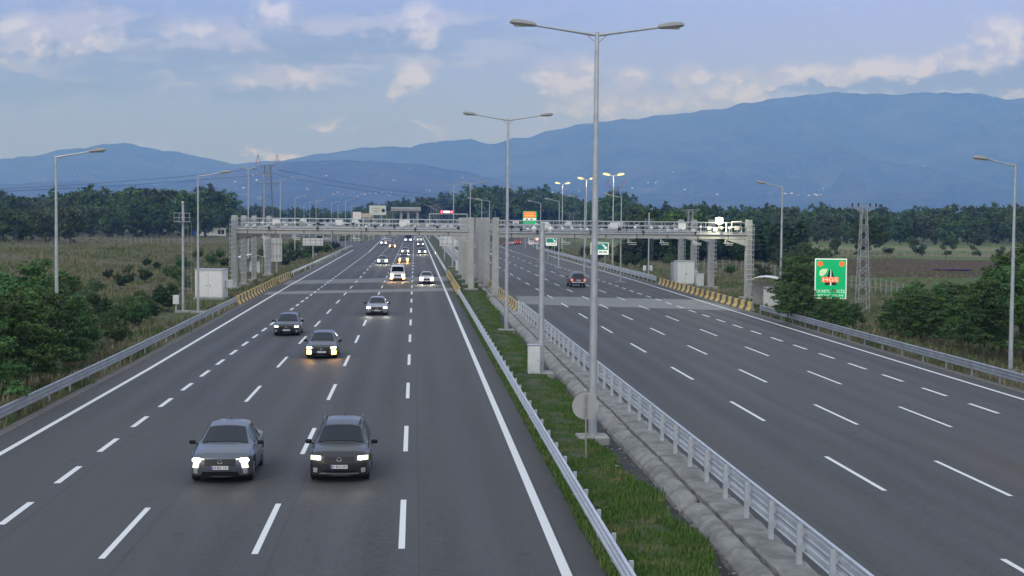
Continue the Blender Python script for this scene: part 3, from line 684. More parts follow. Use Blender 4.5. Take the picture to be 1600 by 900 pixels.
    def side(s0, s1):
        b = MB(); n = 8
        for sg in (-1, 1):
            v = []
            for i in range(n+1):
                s = s0+(s1-s0)*i/n; rg = ring(s); (x6, z6), (x7, z7), (x8, z8) = rg[6], rg[7], rg[8]
                lo, hi = z6+.035, z8-.03
                if hi < lo+.01: hi = lo+.01
                for z in (lo, (lo+hi)/2, hi): xx = float(np.interp(z, [z6, z7, z8], [x6, x7, x8]))+.012; v.append((sg*xx, yy(s, xx, z), z))
            b.add(v, [(i*3+j, i*3+j+1, (i+1)*3+j+1, (i+1)*3+j) for i in range(n) for j in range(2)])
        return b.build('side_window', M_GLASSC, t, smooth=True)
    if kind == 'bus':
        for a in np.arange(.5, L-1.2, 1.35): side(a, a+1.2)
    else:
        A = P['cowl']+.42; B = P['rf']+.62 if not flat else 2.0; E_ = (P['rr']-.12) if kind in ('suv', 'suv2', 'hatch') else (P['rr']+.1 if kind == 'sedan' else (3.35 if kind == 'pickup' else 4.6))
        side(A, B); side(B+.09, E_-.45 if kind != 'van' else 3.3)
        if kind in ('suv', 'suv2', 'hatch', 'sedan'): side(E_-.36, E_)
        if kind == 'pickup': side(3.5, 4.75)
    # --- patches on the nose and tail
    def patch(nm, mt_, x0, x1, z0, z1, off=.012, rear=False, sk=0., nx=8, taper=1.):
        b = MB(); v = []; nz = 3; th = .03
        for lay in (off, off-th):
            for i in range(nz+1):
                tz = i/nz; z = z0+(z1-z0)*tz
                for j in range(nx+1):
                    tx = j/nx; xm = (x0+x1)/2; xx = xm+(x0+(x1-x0)*tx-xm)*(1-(1-taper)*tz)+sk*tz
                    y_ = yy(L, xx, z)+lay if rear else yy(0, xx, z)-lay
                    v.append((xx, y_, z))
        m_ = (nx+1)*(nz+1); f = []
        for l in (0, m_):
            for i in range(nz):
                for j in range(nx): f.append((l+i*(nx+1)+j, l+i*(nx+1)+j+1, l+(i+1)*(nx+1)+j+1, l+(i+1)*(nx+1)+j))
        for j in range(nx): f += [(j, j+1, m_+j+1, m_+j), (nz*(nx+1)+j, nz*(nx+1)+j+1, m_+nz*(nx+1)+j+1, m_+nz*(nx+1)+j)]
        for i in range(nz): a = i*(nx+1); f += [(a, a+nx+1, m_+a+nx+1, m_+a), (a+nx, a+2*nx+1, m_+a+2*nx+1, m_+a+nx)]
        b.v = v; b.f = f; b.mi = [0]*len(f); return b.build(nm, mt_, t)
    hz = {'suv2': .66, 'suv': .70, 'hatch': .58, 'sedan': .58, 'van': .80, 'bus': .75, 'pickup': .86}[kind]
    patch('grille', M_BLACK, -.50*w, .50*w, hz-.09, hz+.11)
    patch('lower_grille', M_BLACK, -.62*w, .62*w, zb+.05, zb+.17, taper=.9)
    if trim: patch('skid_trim', M_CHROME, -.66*w, .66*w, zb+.19-.13, zb+.215-.12, off=.03); 
    ring_ = MB()
    for i in range(12): a0, a1 = 2*math.pi*i/12, 2*math.pi*(i+1)/12; y_ = yy(0, 0, hz+.04)-.02; ring_.tube((.07*math.cos(a0), y_, hz+.03+.055*math.sin(a0)), (.07*math.cos(a1), y_, hz+.03+.055*math.sin(a1)), .009, n=5)
    ring_.build('emblem', M_CHROME, t)
    on = lights == 'head' and front
    hm_ = mat('headlight_glow_%d_%d_%d' % (int(lcol[1]*100), int(lcol[2]*100), int(lstr*10)), (.9, .9, .88), .2, emit=lcol, es=lstr) if on else mat('headlight_glass', (.55, .57, .6), .1)
    far = y > 170 and on
    if on and not far:
        hc = hm_; hm_ = mat('lamp_housing_%d' % int(lcol[2]*100), (.7, .7, .6), .2, emit=(lcol[0], lcol[1], lcol[2]*.8), es=.95 if lstr > 5 else .35)
        for sg in (-1, 1):
            for q in (.68, .84):
                zc = hz+.065; y_ = yy(0, q*w, zc)-.03; b = MB(); b.tube((sg*q*w, y_+.03, zc), (sg*q*w, y_, zc), .062, .055, n=12); b.build('lamp_lens', hc, t)
    for sg in (-1, 1):
        x0, x1 = sg*(.60 if not far else .48)*w, sg*.95*w
        if claw:
            patch('headlight', hm_, min(sg*.70*w, sg*.90*w), max(sg*.70*w, sg*.90*w), hz-.17, hz+.14, .018, sk=sg*.0+(-sg*.10 if False else -sg*.07), nx=4); patch('daytime_light', hm_, min(sg*.50*w, sg*.72*w), max(sg*.50*w, sg*.72*w), hz+.085, hz+.12, .016, nx=4)
        else: patch('headlight', hm_, min(x0, x1), max(x0, x1), (hz+.0 if not flat else hz-.05)-(.16 if far else 0), hz+(.24 if far else .13), .016, sk=-sg*-.0, nx=4)
        tl = mat('tail_light_on', (.5, .03, .02), .3, emit=(1, .10, .08), es=2.4) if (not front and lights != 'off') else mat('tail_light', (.3, .01, .01), .3)
        zt0 = min(top(L), belt(L))
        x0, x1 = sg*.72*w, sg*.93*w; patch('tail_light', tl, min(x0, x1), max(x0, x1), zt0-.28, zt0-.03, .016, True, nx=3)
        fm = mat('fog_glow', (.9, .6, .3), .3, emit=(1, .40, .05), es=30) if fog and on else mat('fog_glass', (.4, .41, .43), .15)
        x0, x1 = sg*(.66 if fog else .72)*w, sg*(.93 if fog else .86)*w; patch('fog_light', fm, min(x0, x1), max(x0, x1), zb+.10, zb+(.32 if fog else .24), .014, nx=3)
    # plates
    for rear in (False, True):
        y_ = yy(L, 0, .5)+.02 if rear else yy(0, 0, .45)-.035; zz = (zb+.45 if rear else zb+.235)
        if kind in ('suv', 'suv2', 'pickup'): zz += .06
        b = MB(); b.box((0, y_, zz), (.52, .02, .11)); pl = b.build('number_plate', M_PLATE, t)
        b = MB(); b.box((-.235*(1 if not rear else -1), y_+(-.012 if not rear else .012), zz), (.045, .006, .105)); b.build('blue_band', M_BLUE, pl)
        if plate and rear == (not front): text_mesh(plate, .105, M_INK, 'plate_digits', pl, (.02*(1 if not rear else -1), y_+(-.014 if not rear else .014), zz), (math.pi/2, 0, 0 if not rear else math.pi), .002, sx=.95)
    # mirrors
    for sg in (-1, 1):
        b = MB(); s = P['cowl']+.42; zz = belt(s)+.09; b.box((sg*(w+.11), s-cx, zz), (.20, .12, .14), 0, bev=.035); b.tube((sg*(w-.08), s-cx+.02, zz-.08), (sg*(w+.08), s-cx+.02, zz-.03), .025, n=6); b.build('wing_mirror', M_BLACK if kind != 'van' else M_DARK, t, smooth=False)
    # wheels
    for q in WY:
        for sg in (-1, 1):
            b = MB(); xo = sg*(w-.015); xi = sg*(w-.24); yc = q-cx
            b.tube((xi, yc, wz), (xo-sg*.03, yc, wz), R_, n=24); b.tube((xo-sg*.03, yc, wz), (xo, yc, wz), R_, R_-.035, n=24); wo = b.build('wheel', M_RUB, t, smooth=False)
            b = MB(); b.tube((xo+sg*.002, yc, wz), (xo+sg*.012, yc, wz), R_*.64, R_*.60, n=20)
            b.build('rim', M_RIM, wo)
            b = MB()
            for k in range(5):
                a = 2*math.pi*(k+.5)/5; b.box((xo+sg*.014, yc+math.cos(a)*R_*.42, wz+math.sin(a)*R_*.42), (.01, R_*.17, R_*.17))
            b.build('rim_opening', M_DARK, wo)
    if rails:
        b = MB()
        for sg in (-1, 1):
            xr = sg*(tw(2.4)-.03); pts = [(xr*1.01, P['rf']+.15-cx, top(P['rf']+.15)-.0), (xr, P['rf']+.35-cx, H_+.05 if False else top(2.3)+.05), (xr, P['rr']-.35-cx, top(P['rr']-.35)+.06), (xr, P['rr']-.1-cx, top(P['rr']-.1)-.0)]
            b.path(pts, .022, 6)
        b.build('roof_rails', M_BLACK, t)
    if kind in ('suv', 'suv2', 'hatch', 'sedan'):
        b = MB(); s = P['rr']-.35; b.add([(-.025, s-cx, top(s)+.02), (.025, s-cx, top(s)+.02), (.012, s-cx+.16, top(s)+.02), (-.012, s-cx+.16, top(s)+.02), (0, s-cx+.13, top(s)+.10)], [(0, 1, 4), (1, 2, 4), (2, 3, 4), (3, 0, 4), (3, 2, 1, 0)]); b.build('roof_antenna', M_BLACK, t)
    if not front and kind == 'pickup':
        b = MB(); b.box((0, L-cx+.03, .62), (1.6, .14, .16), bev=.04); b.build('rear_bumper', M_CHROME, t)
        b = MB(); b.path([(-.62, .1, top(2.6)+.09), (.62, .1, top(2.6)+.09)], .03); b.path([(-.55, -.5, top(2.3)), (-.55, 1.0, top(3.4)+.1)], .025); b.path([(.55, -.5, top(2.3)), (.55, 1.0, top(3.4)+.1)], .025); b.build('roof_rack', M_GALV, t)
    if beam:
        for sg in (-1, 1):
            ld = bpy.data.lights.new('headlamp', 'SPOT'); ld.energy = beam; ld.spot_size = R(62); ld.spot_blend = .9; ld.color = (1, .95, .78) if not fog else (1, .62, .28); ld.shadow_soft_size = .09
            lo = bpy.data.objects.new('headlamp_light', ld); C.objects.link(lo); lo.parent = t; lo.location = (sg*.76*w, -cx-.08, hz+.06)
            lo.rotation_euler = Vector((0, 1, .13)).to_track_quat('Z', 'Y').to_euler()
    return t
def paintm(name, col, metal=.5, rough=.32): return mat(name, col, rough, metal, var=.04, scale=4, coat=.6)
PG = paintm('paint_graphite', (.13, .15, .18), .6); PB = paintm('paint_black', (.035, .038, .042), .4); PN = paintm('paint_navy', (.035, .042, .055), .4)
PS = paintm('paint_silver', (.36, .38, .40), .6); PW = paintm('paint_white', (.74, .73, .74), 0); PK = paintm('paint_dark_grey', (.075, .08, .088), .5); PR = paintm('paint_red', (.28, .03, .03), .2)
car('car', 'graphite grey crossover with slanted headlights, left of the two nearest cars', 'suv2', PG, -5.85, 45.0, beam=6, plate='34 BO 141', lstr=12, claw=True, lcol=(1, .99, .86), cat='car')
car('car', 'black crossover with roof rails and silver bumper trim, right of the two nearest cars', 'suv', PB, -2.25, 44.9, rails=True, trim=True, beam=8, plate='41 BOI 091', lcol=(1, .95, .76), lstr=14)
car('car', 'dark hatchback with dim headlights driving on the dashed merge line', 'hatch', PN, -8.75, 102, lcol=(1, .93, .8), lstr=3, plate='34 DR 52')
car('car', 'dark hatchback with orange fog lights glowing beside its headlights', 'hatch', PK, -5.3, 85, fog=True, beam=22, plate='41 AB 76', lcol=(1, .92, .75), lstr=18)
car('car', 'silver sedan with bright white headlights in the middle lane before the gantry', 'sedan', PS, -3.1, 123, beam=55, lcol=(.97, .98, 1), lstr=35, plate='34 FK 08')
car('car', 'white sedan under the gantry in the lane beside the median', 'sedan', PW, 1.5, 181, beam=200, lcol=(1, .95, .85), lstr=3)
VAN = car('van', 'white van with orange lower lights passing under the gantry', 'van', PW, -2.15, 190, fog=True, beam=200, lcol=(1, .80, .50), lstr=1.4, cat='van')
VAN.scale = (1, 1, .9)
car('car', 'silver car with bright headlights beyond the gantry in the left lane', 'sedan', PS, -5.6, 260, beam=300, lcol=(1, .98, .9), lstr=3)
car('car', 'dark car with amber lamps lit, close behind the white van', 'hatch', PK, -2.0, 270, fog=True, beam=400, lcol=(1, .55, .16), lstr=1.4)
car('car', 'dark sedan with white headlights in the fast lane far ahead', 'sedan', PN, 1.7, 330, beam=400, lcol=(1, .98, .85), lstr=3)
car('car', 'far car with glaring yellowish headlights in the middle lane', 'sedan', PS, -2.1, 335, beam=500, lcol=(1, .86, .40), lstr=1.4)
car('car', 'far dark car with warm orange headlights in the second lane', 'hatch', PR, -6.1, 408, lcol=(1, .60, .32), lstr=1.4, fog=True)
car('car', 'far pale car with white headlights in the leftmost lane', 'suv', PS, -9.3, 446, lcol=(1, .98, .95), lstr=3)
car('bus', 'small far bus with four white lamps in the middle lane', 'bus', paintm('paint_blue', (.12, .14, .5), 0), -2.2, 505, lcol=(.95, .96, 1), lstr=3, cat='bus')
car('car', 'far car with yellow-white lamps in the fast lane behind the dark sedan', 'suv', PK, 1.7, 420, lcol=(1, .85, .5), lstr=1.4)
car('car', 'farthest car with a bright lamp in the fast lane', 'hatch', PW, 1.7, 520, lcol=(1, .9, .6), lstr=1.4)
car('pickup_truck', 'black pickup truck with a canopy and red tail lights on the right carriageway', 'pickup', PB, 19.6, 176, front=False, plate='41 E 09', cat='pickup')
car('car', 'white car driving away between the median gantry columns', 'hatch', PW, 16.3, 398, front=False, lights='off')
car('car', 'silver and black car driving away just past the median gantry columns', 'suv', PS, 16.0, 305, front=False, lights='off')
for i, (x_, y_) in enumerate([(29.0+1.5, 520), (32.5, 528), (35.5, 540), (39.5, 534), (43.0, 560)]):
    y_ -= 60; xx = x_-2
    car('car', ['red-lit car braking leftmost in the distant queue on the exit ramp', 'red-lit car second from the left in the distant exit queue', 'red-lit car in the middle of the distant exit queue', 'red-lit white car fourth in the distant exit queue', 'pale car at the right end of the distant exit queue'][i],
        ['hatch', 'sedan', 'van', 'suv', 'sedan'][i], [PK, PS, PR, PW, PS][i], xx, y_, front=False, group='cars queueing on the exit ramp')

# ------------------------------------------------------------------ guardrails
WB = [(.0, .0), (.045, .03), (.045, .09), (.0, .12), (.0, .19), (.045, .22), (.045, .28), (.0, .31)]
WB3 = [(0, 0), (.05, .03), (.05, .10), (0, .13), (0, .17), (.05, .20), (.05, .27), (0, .30), (0, .34), (.05, .37), (.05, .44), (0, .47)]
def wprof(side, h0, WB=WB):
    out_ = [(side*a, h0+b_) for a, b_ in WB]; inn = [(side*(a-.008), h0+b_) for a, b_ in reversed(WB)]
    return out_+inn
def guardrail(name, label, fx, y0, y1, side, mtl, beams, post_h, step, tube=None, WB=WB, post=(.10, .06), off=.10, fz=None, spacer=True):
    zf = fz or (lambda x, y: hgt(x, y))
    t = thing(name, label, 'guardrail', (fx(y0), y0, 0))
    ox, oy = fx(y0), y0
    ys = list(np.arange(y0, min(y1, 260), 4.))+list(np.arange(max(y0, 260), y1+.1, 12.))
    for h0 in beams:
        b = MB(); pts = [(fx(y)+side*off-ox, y-oy, zf(fx(y), y)) for y in ys]; b.sweep(wprof(-side, h0, WB), pts); b.build('rail', mtl, t)
    if tube:
        b = MB(); b.path([(fx(y)-ox, y-oy, zf(fx(y), y)+tube) for y in ys], .038, 8); b.build('top_tube', mtl, t, smooth=False)
    pys = list(np.arange(y0+.5, y1, step)); stuff = MB()
    pm = None
    for i, y in enumerate(pys):
        x = fx(y); z = zf(x, y)
        if i < 98:
            if pm is None:
                b = MB(); b.box((0, 0, post_h/2-.15), (post[0], post[1], post_h+.3))
                for h0 in beams: b.box((side*off*.5, 0, h0+.155), (off-.02, .07, .16)) if spacer else None
                pm = b.mesh('post', mtl)
            o = bpy.data.objects.new('post', pm); C.objects.link(o); o.parent = t; o.location = (x-ox, y-oy, z)
        else:
            stuff.box((x-ox, y-oy, z+post_h/2-.15), (post[0], post[1], post_h+.3))
    if stuff.v: tag(stuff.build('posts', mtl, t), kind='stuff')
    return t
LGX = lambda y: LE(y)-1.95
RGX = lambda y: RE(y)+1.75
guardrail('guardrail', 'long bright galvanised guardrail along the left edge of the grassy median', lambda y: 4.62, 22, 153, -1, M_RAIL, [.40], .80, 2.76, off=.14, WB=WB3)
guardrail('guardrail', 'far continuation of the median guardrail beyond the yellow barrier on the left carriageway side', lambda y: 4.62, 211, 900, -1, M_RAIL, [.50], .82, 4., off=.14)
guardrail('guardrail', 'tall double-beam guardrail with a top tube on the concrete apron beside the right carriageway', lambda y: 8.92, 22, 126, 1, M_RAIL, [.34, .70], 1.05, 2.72, tube=1.12, off=.13, post=(.12, .10))
guardrail('guardrail', 'far continuation of the median guardrail beyond the striped barrier on the right carriageway side', lambda y: 8.92, 188, 900, 1, M_RAIL, [.34, .68], 1.05, 4., tube=1.12, off=.13)
guardrail('guardrail', 'weathered outer guardrail curving along the left verge up to the yellow barrier', LGX, 30, 139, 1, M_RAILO, [.36], .74, 4., WB=WB3)
guardrail('guardrail', 'outer guardrail on the left running on beyond the gantries', LGX, 206, 420, 1, M_RAIL, [.46], .74, 4.)
guardrail('guardrail', 'weathered outer guardrail along the right verge below the trees', RGX, 30, 133, -1, M_RAILO, [.36], .74, 4., WB=WB3)
guardrail('guardrail', 'outer guardrail on the right running on beyond the gantries', lambda y: RGX(y) if y < 400 else RGX(400)+(y-400)*.09, 193, 520, -1, M_RAIL, [.30, .62], .95, 4.)

# ------------------------------------------------------------------ yellow and dark striped concrete barriers
JP = [(-.30, 0), (-.30, .08), (-.12, .34), (-.09, .82), (.09, .82), (.12, .34), (.30, .08), (.30, 0)]
def barrier_proto():
    t = thing('concrete_barrier', '', 'barrier')
    for k, (y0, y1) in enumerate(((.01, 1.72), (1.73, 2.98))):
        b = MB(); b.sweep(JP, [(0, y0, 0), (0, y1, 0)]); b.build('stripe', M_YEL if k % 2 == 0 else M_BLK, t)
    b = MB(); b.sweep([(a*.93, h*.97) for a, h in JP], [(0, 0, 0), (0, 2.94, 0)]); b.build('core', M_CONC, t)
    return t
BP = barrier_proto(); bfirst = True
def barrier_row(fx, y0, y1, label, group):
    global bfirst
    y = y0; 
    while y < y1-2:
        dx = fx(y+3)-fx(y); rz = -math.atan2(dx, 3); x = fx(y); z = hgt(x, y+1)-.01
        if bfirst: BP.location = (x, y, z); BP.rotation_euler = (0, 0, rz); BP['label'] = label; BP['group'] = group; bfirst = False
        else: dup(BP, (x, y, z), rz+rnd.uniform(-.012, .012), label, group)
        y += 3.02
barrier_row(lambda y: LGX(y)+.05, 139.5, 204, 'yellow and dark striped concrete barrier in the row before the left gantry legs', 'barriers at the left verge')
barrier_row(lambda y: RGX(y)+.05, 134, 192, 'yellow and dark striped concrete barrier in the row before the right gantry legs', 'barriers at the right verge')
barrier_row(lambda y: 4.72, 154, 209, 'yellow striped concrete barrier on the left edge of the median', 'barriers at the left edge of the median')
barrier_row(lambda y: 8.92, 127.5, 187, 'yellow and dark striped concrete barrier on the right edge of the median', 'barriers at the right edge of the median')

# ------------------------------------------------------------------ toll gantries
M_CAMW = mat('camera_housing', (.72, .73, .72), .4); M_CAMD = mat('camera_dark', (.03, .03, .032), .4)
def gantry(label, L_, R_, full, group=None, lamp=False, seed=1, dark_end=0, ztop=6.72, side=0):
    """portal frame: two box legs, a box girder and a walkway full of cameras"""
    rr = random.Random(seed)
    a, c = Vector(L_), Vector(R_); d = (c-a); ln = d.length; rz = math.atan2(d.y, d.x)
    zb = min(hgt(a.x, a.y), hgt(c.x, c.y)); t = thing('toll_gantry', label, 'gantry', (a.x, a.y, 0), rz, group)
    lw = .62
    for i, (xx, zg) in enumerate(((0, hgt(a.x, a.y)), (ln, hgt(c.x, c.y)))):
        b = MB(); b.box((xx, 0, (8.15+zg)/2), (lw, .62, 8.15-zg), bev=.03)
        for k in range(int(8/.62)): pass
        lg = b.build('leg', M_STEEL, t)
        b = MB(); b.box((xx, 0, zg+.05), (1.5, 1.5, .5), bev=.05); b.build('footing', M_CONC, lg)
        if (i == 0 and side <= 0) or (i == 1 and side >= 0):           # caged ladder up the outer leg
            sg = -1 if i == 0 else 1; b = MB(); xo = xx+sg*.0; yo = -.52
            for q in (-.22, .22): b.tube((xo+q, yo, zg+.6), (xo+q, yo, 7.9), .022, n=5)
            for k in range(24): b.tube((xo-.22, yo, zg+.8+k*.3), (xo+.22, yo, zg+.8+k*.3), .03, n=4)
            for k in range(13):
                zc = zg+1.6+k*.52
                if zc > 7.8: break
                P_ = [(xo+.36*math.cos(q), yo-.05+.62*math.sin(q)*-1, zc) for q in np.linspace(0, math.pi, 7)]; b.path(P_, .045, 4)
            for q in np.linspace(.3, math.pi-.3, 4): b.tube((xo+.36*math.cos(q), yo-.05-.62*math.sin(q), zg+2.6), (xo+.36*math.cos(q), yo-.05-.62*math.sin(q), 7.4), .012, n=4)
            b.build('caged_ladder', M_GALV, t)
    b = MB(); b.box((ln/2, 0, ztop-.30), (ln-lw-.02, .55, .60), bev=.02); gd = b.build('girder', M_STEEL, t)
    b = MB(); b.box((ln/2, -.36, ztop-.09), (ln-lw-.04, .14, .16), bev=.02); b.build('girder_flange', M_GALV, gd)
    b = MB()
    for k in range(int(ln/3.3)): b.box((1.6+k*3.3, -.285, ztop-.33), (.12, .012, .5))
    b.build('girder_stiffeners', M_STEELD, gd)
    for i, xx in enumerate((0, ln)):
        sg = 1 if i == 0 else -1
        b = MB(); x0 = xx+sg*lw/2; b.add([(x0, y, z) for y in (-.24, .24) for z in (ztop-1.35, ztop-.62)]+[(x0+sg*2.4, y, ztop-.62) for y in (-.24, .24)], [(0, 1, 4), (2, 5, 3), (0, 4, 5, 2), (1, 3, 5, 4), (0, 2, 3, 1)]); b.build('knee_bracket', M_STEELD if i == 0 else M_STEEL, gd)
    # walkway deck and rails
    b = MB(); b.box((ln/2, .75, ztop+.02), (ln-.7, .9, .07)); dk = b.build('walkway_deck', M_STEELD, t)
    for yy_, nm in ((-.32, 'front'), (1.22, 'rear')):
        b = MB()
        for h, r in ((1.12, .036), (.60, .026), (.10, .03)): b.tube((.32, yy_, ztop+h), (ln-.32, yy_, ztop+h), r, n=6)
        n = int(ln/1.5)
        for k in range(n+1): xx = .5+(ln-1)*k/n; b.tube((xx, yy_, ztop-.02), (xx, yy_, ztop+1.12), .024, n=5)
        b.build('railing', M_GALV, t)
    if full:
        x = 1.6
        pm = {}
        while x < ln-1.2:
            kd = rr.choice('cccfdb') ; h = rr.choice([.18, .26, .42, .5])
            b = MB()
            if kd == 'c': b.box((0, -.12, 0), (.17, .46, .16), bev=.02); b.box((0, -.14, .10), (.21, .54, .02)); b.tube((0, 0, -.08), (0, .05, -h-.1), .03, n=6); m_ = M_CAMW
            elif kd == 'f': b.box((0, -.1, 0), (.42, .10, .30), bev=.02); b.tube((0, 0, -.1), (0, 0, -h-.1), .03, n=6); m_ = M_CAMW
            elif kd == 'b': b.box((0, 0, .02), (.52, .22, .42), bev=.02); b.tube((0, 0, -.1), (0, 0, -h-.1), .03, n=6); m_ = M_GALVD
            else: b.box((0, -.1, 0), (.26, .34, .22), bev=.03); b.tube((0, 0, -.1), (0, 0, -h-.1), .03, n=6); m_ = M_CAMD
            nm = {'c': 'camera', 'f': 'floodlight', 'b': 'equipment_box', 'd': 'camera'}[kd]
            o = b.build(nm, m_, t, loc=(x, rr.uniform(-.5, -.38), ztop+.12+h)); o.rotation_euler = (rr.uniform(.1, .4), 0, rr.uniform(-.5, .5))
            x += rr.uniform(.62, 1.1)
        # antennas and reader plates below the girder
        for x in np.arange(3.4, ln-2, 3.5):
            b = MB(); b.tube((x, -.2, ztop-.6), (x, -.2, ztop-1.02), .035, n=6); b.box((x+.35, -.2, ztop-1.04), (1.0, .3, .05)); b.box((x+.45, -.2, ztop-1.22), (.8, .3, .04)); b.tube((x, -.2, ztop-.75), (x+.4, -.2, ztop-1.02), .02, n=5); b.build('reader_antenna', M_CAMW, t)
        for x in np.arange(5., ln-3, 7.3):
            b = MB(); b.box((x, -.42, ztop+.72), (.85, .05, .62), bev=.01); b.build('white_panel', M_WHITE, t)
        for x in np.arange(4.2, ln-3, 5.6):
            b = MB(); b.tube((x, -.5, ztop+.15), (x+.06, -.62, ztop+.02), .11, n=10); b.tube((x+.06, -.62, ztop+.02), (x-.03, -.52, ztop-.22), .05, n=6); b.build('bullet_camera', M_CAMD, t)
    if lamp:
        b = MB(); b.box((ln-3.4, -.35, ztop+1.3), (.85, .10, .62), bev=.02); fl = b.build('floodlight_body', M_CAMW, t)
        b = MB(); b.tube((ln-3.4, -.41, ztop+1.3), (ln-3.4, -.47, ztop+1.3),   .40, .34, n=20); b.build('floodlight_lens', mat('flood_glow', (.1, .1, .06), .3, emit=(1, .95, .60), es=2.2), fl)
        ld = bpy.data.lights.new('floodlight', 'POINT'); ld.energy = 380; ld.color = (1, .96, .62); ld.shadow_soft_size = .12; lo = bpy.data.objects.new('floodlight_glow', ld); C.objects.link(lo); lo.parent = t; lo.location = (ln-3.4, -1.3, ztop+1.2)
        b = MB()
        for p in ([(ln-2.6, -.32, ztop+1.1), (ln-2.6, -.32, ztop+.1)], [(ln-2.0, -.34, ztop+.12), (ln-2.0, -.34, ztop+1.2), (ln-.9, -.34, ztop+1.25)], [(ln-2.0, -.34, ztop+.66), (ln-.9, -.34, ztop+.66), (ln-.9, -.34, ztop+.1)]): b.path(p, .05, 6)
        b.build('gate_frame', M_WHITE, t)
    return t
def P2(px, py): p = G(px, py); return (p.x, p.y, 0)
gantry('foremost steel toll gantry across the left carriageway, camera-lined walkway above the traffic', P2(366.7, 452), P2(736, 455), True, side=-1)
gantry('second toll gantry across the left carriageway, just behind the foremost', P2(381, 447), P2(731, 446.5), False, side=-1, seed=2)
gantry('third toll gantry across the left carriageway, its ladder leg third from the left', P2(397, 440), P2(725, 439), False, side=-1, seed=3)
gantry('rearmost toll gantry across the left carriageway', P2(420, 431), P2(719.5, 431), True, side=-1, seed=4)
gantry('foremost toll gantry across the right carriageway with a glaring floodlight at its right end', P2(773.5, 465), P2(1168, 468), True, lamp=True, side=1, seed=5)
gantry('second toll gantry across the right carriageway, its leg behind the white cabinets', P2(760, 450), P2(1110, 451), False, side=1, seed=6)
gantry('third toll gantry across the right carriageway', P2(752, 443), P2(1083, 444), False, side=1, seed=7)
gantry('rearmost toll gantry across the right carriageway', P2(746.5, 437.5), P2(1063, 439), True, side=1, seed=8)

# ------------------------------------------------------------------ street lamps
def head(b, x, z, sg, L=.95, y=0):
    n = 6; prof = [(0, .08, .07), (.12, .12, .12), (.5, .19, .16), (.85, .17, .14), (1, .07, .06)]
    vs = []
    for k, (u_, wd, h) in enumerate(prof):
        xx = x+sg*u_*L
        for q in range(8): a = 2*math.pi*q/8; vs.append((xx, y+math.cos(a)*wd, z+u_*.10*1.0+(math.sin(a)*h if math.sin(a) > 0 else math.sin(a)*h*.55)))
    fs = [(k*8+q, k*8+(q+1) % 8, k*8+8+(q+1) % 8, k*8+8+q) for k in range(4) for q in range(8)]+[tuple(range(8)), tuple(range(39, 31, -1))]
    b.add(vs, fs); return b
M_LAMP = mat('lamp_head_grey', (.30, .31, .31), .5, var=.1); M_LENS = mat('lamp_glass', (.5, .5, .42), .3)
M_LIT = mat('lamp_lit', (.1, .08, .03), .3, emit=(1, .72, .28), es=1.25)
def lamp(name, label, x, y, h, arms, arm_len=2.4, group=None, r0=.14, base=True, lit=False, rise=.28, small=False, z=None):
    zg = hgt(x, y) if z is None else z; t = thing(name, label, 'street lamp', (x, y, zg), 0, group); n = 8 if small else 14
    b = MB(); b.tube((0, 0, .1), (0, 0, h*.33), r0, r0*.86, n=n); b.tube((0, 0, h*.33), (0, 0, h*.66), r0*.82, r0*.66, n=n); b.tube((0, 0, h*.66), (0, 0, h), r0*.62, r0*.46, n=n)
    if not small: b.tube((0, 0, .1), (0, 0, .14), r0*2.1, n=4); b.box((0, -r0*.92, 1.0), (.12, .04, .4))
    b.build('pole', M_GALV, t, smooth=False)
    if base: b = MB(); b.box((0, 0, .0), (1.15, 1.15, .34), bev=.04); b.build('concrete_base', M_CONC, t)
    for sg in arms:
        b = MB(); b.tube((0, 0, h-.12), (sg*arm_len, 0, h-.06+rise), .05, .036, n=8)
        if not small: b.tube((0, 0, h-.42), (sg*.35, 0, h-.1), .02, n=5)
        am = b.build('arm', M_GALV, t)
        b = MB(); head(b, sg*(arm_len-.05), h-.06+rise, sg, .95 if not lit else 1.3); b.v = b.v if not lit else [(q[0], q[1]*1.7, (q[2]-h)*1.7+h) for q in b.v]; hd = b.build('lamp_head', M_LAMP if not lit else M_LIT, am, smooth=False)
        if lit:
            ld = bpy.data.lights.new('lamp_light', 'POINT'); ld.energy = 300; ld.color = (1, .82, .5); ld.shadow_soft_size = .3; lo = bpy.data.objects.new('lamp_glow', ld); C.objects.link(lo); lo.parent = t; lo.location = (sg*(arm_len+.4), 0, h-.9)
        if not lit: b = MB(); b.box((sg*(arm_len+.5), 0, h-.06+rise-.02), (.5, .2, .05), bev=.02); b.build('lens', M_LENS, hd)
    if not small and not lit and len(arms) > 1: pass
    return t
def at_top(px, ptop, h):
    """ground position of a post of height h whose top is seen at a place in the photograph"""
    wv = MT @ np.array([(px-800)/F, (450-ptop)/F, -1.]); z = h-.2
    t = (z-CAM_H)/wv[2]; return t*wv[0], t*wv[1]
p = G(925.5, 687); lamp('street_lamp', 'tall nearest double-armed street lamp on the grassy median behind the round sign', p.x, p.y, 14.75, (-1, 1), 2.25, r0=.16, rise=.26)
p = G(791, 518); lamp('street_lamp', 'second double-armed street lamp on the median, ahead of the toll gantries', p.x, p.y, 15.1, (-1, 1), 2.3, r0=.15, rise=.3)
p = G(1578.5, 583, 0); lamp('street_lamp', 'single-armed street lamp at the right picture edge behind the guardrail', p.x, p.y, 11.7, (-1,), 1.55, r0=.13)
p = G(1219, 489); lamp('street_lamp', 'single-armed street lamp beside the small white canopy shelter at the right', p.x, p.y, 11.5, (-1,), 1.55, r0=.13)
p = atY(89, 565, 86); lamp('street_lamp', 'single-armed street lamp rising out of the green trees at the left', p.x, p.y, 12.3, (1,), 1.9, r0=.13)
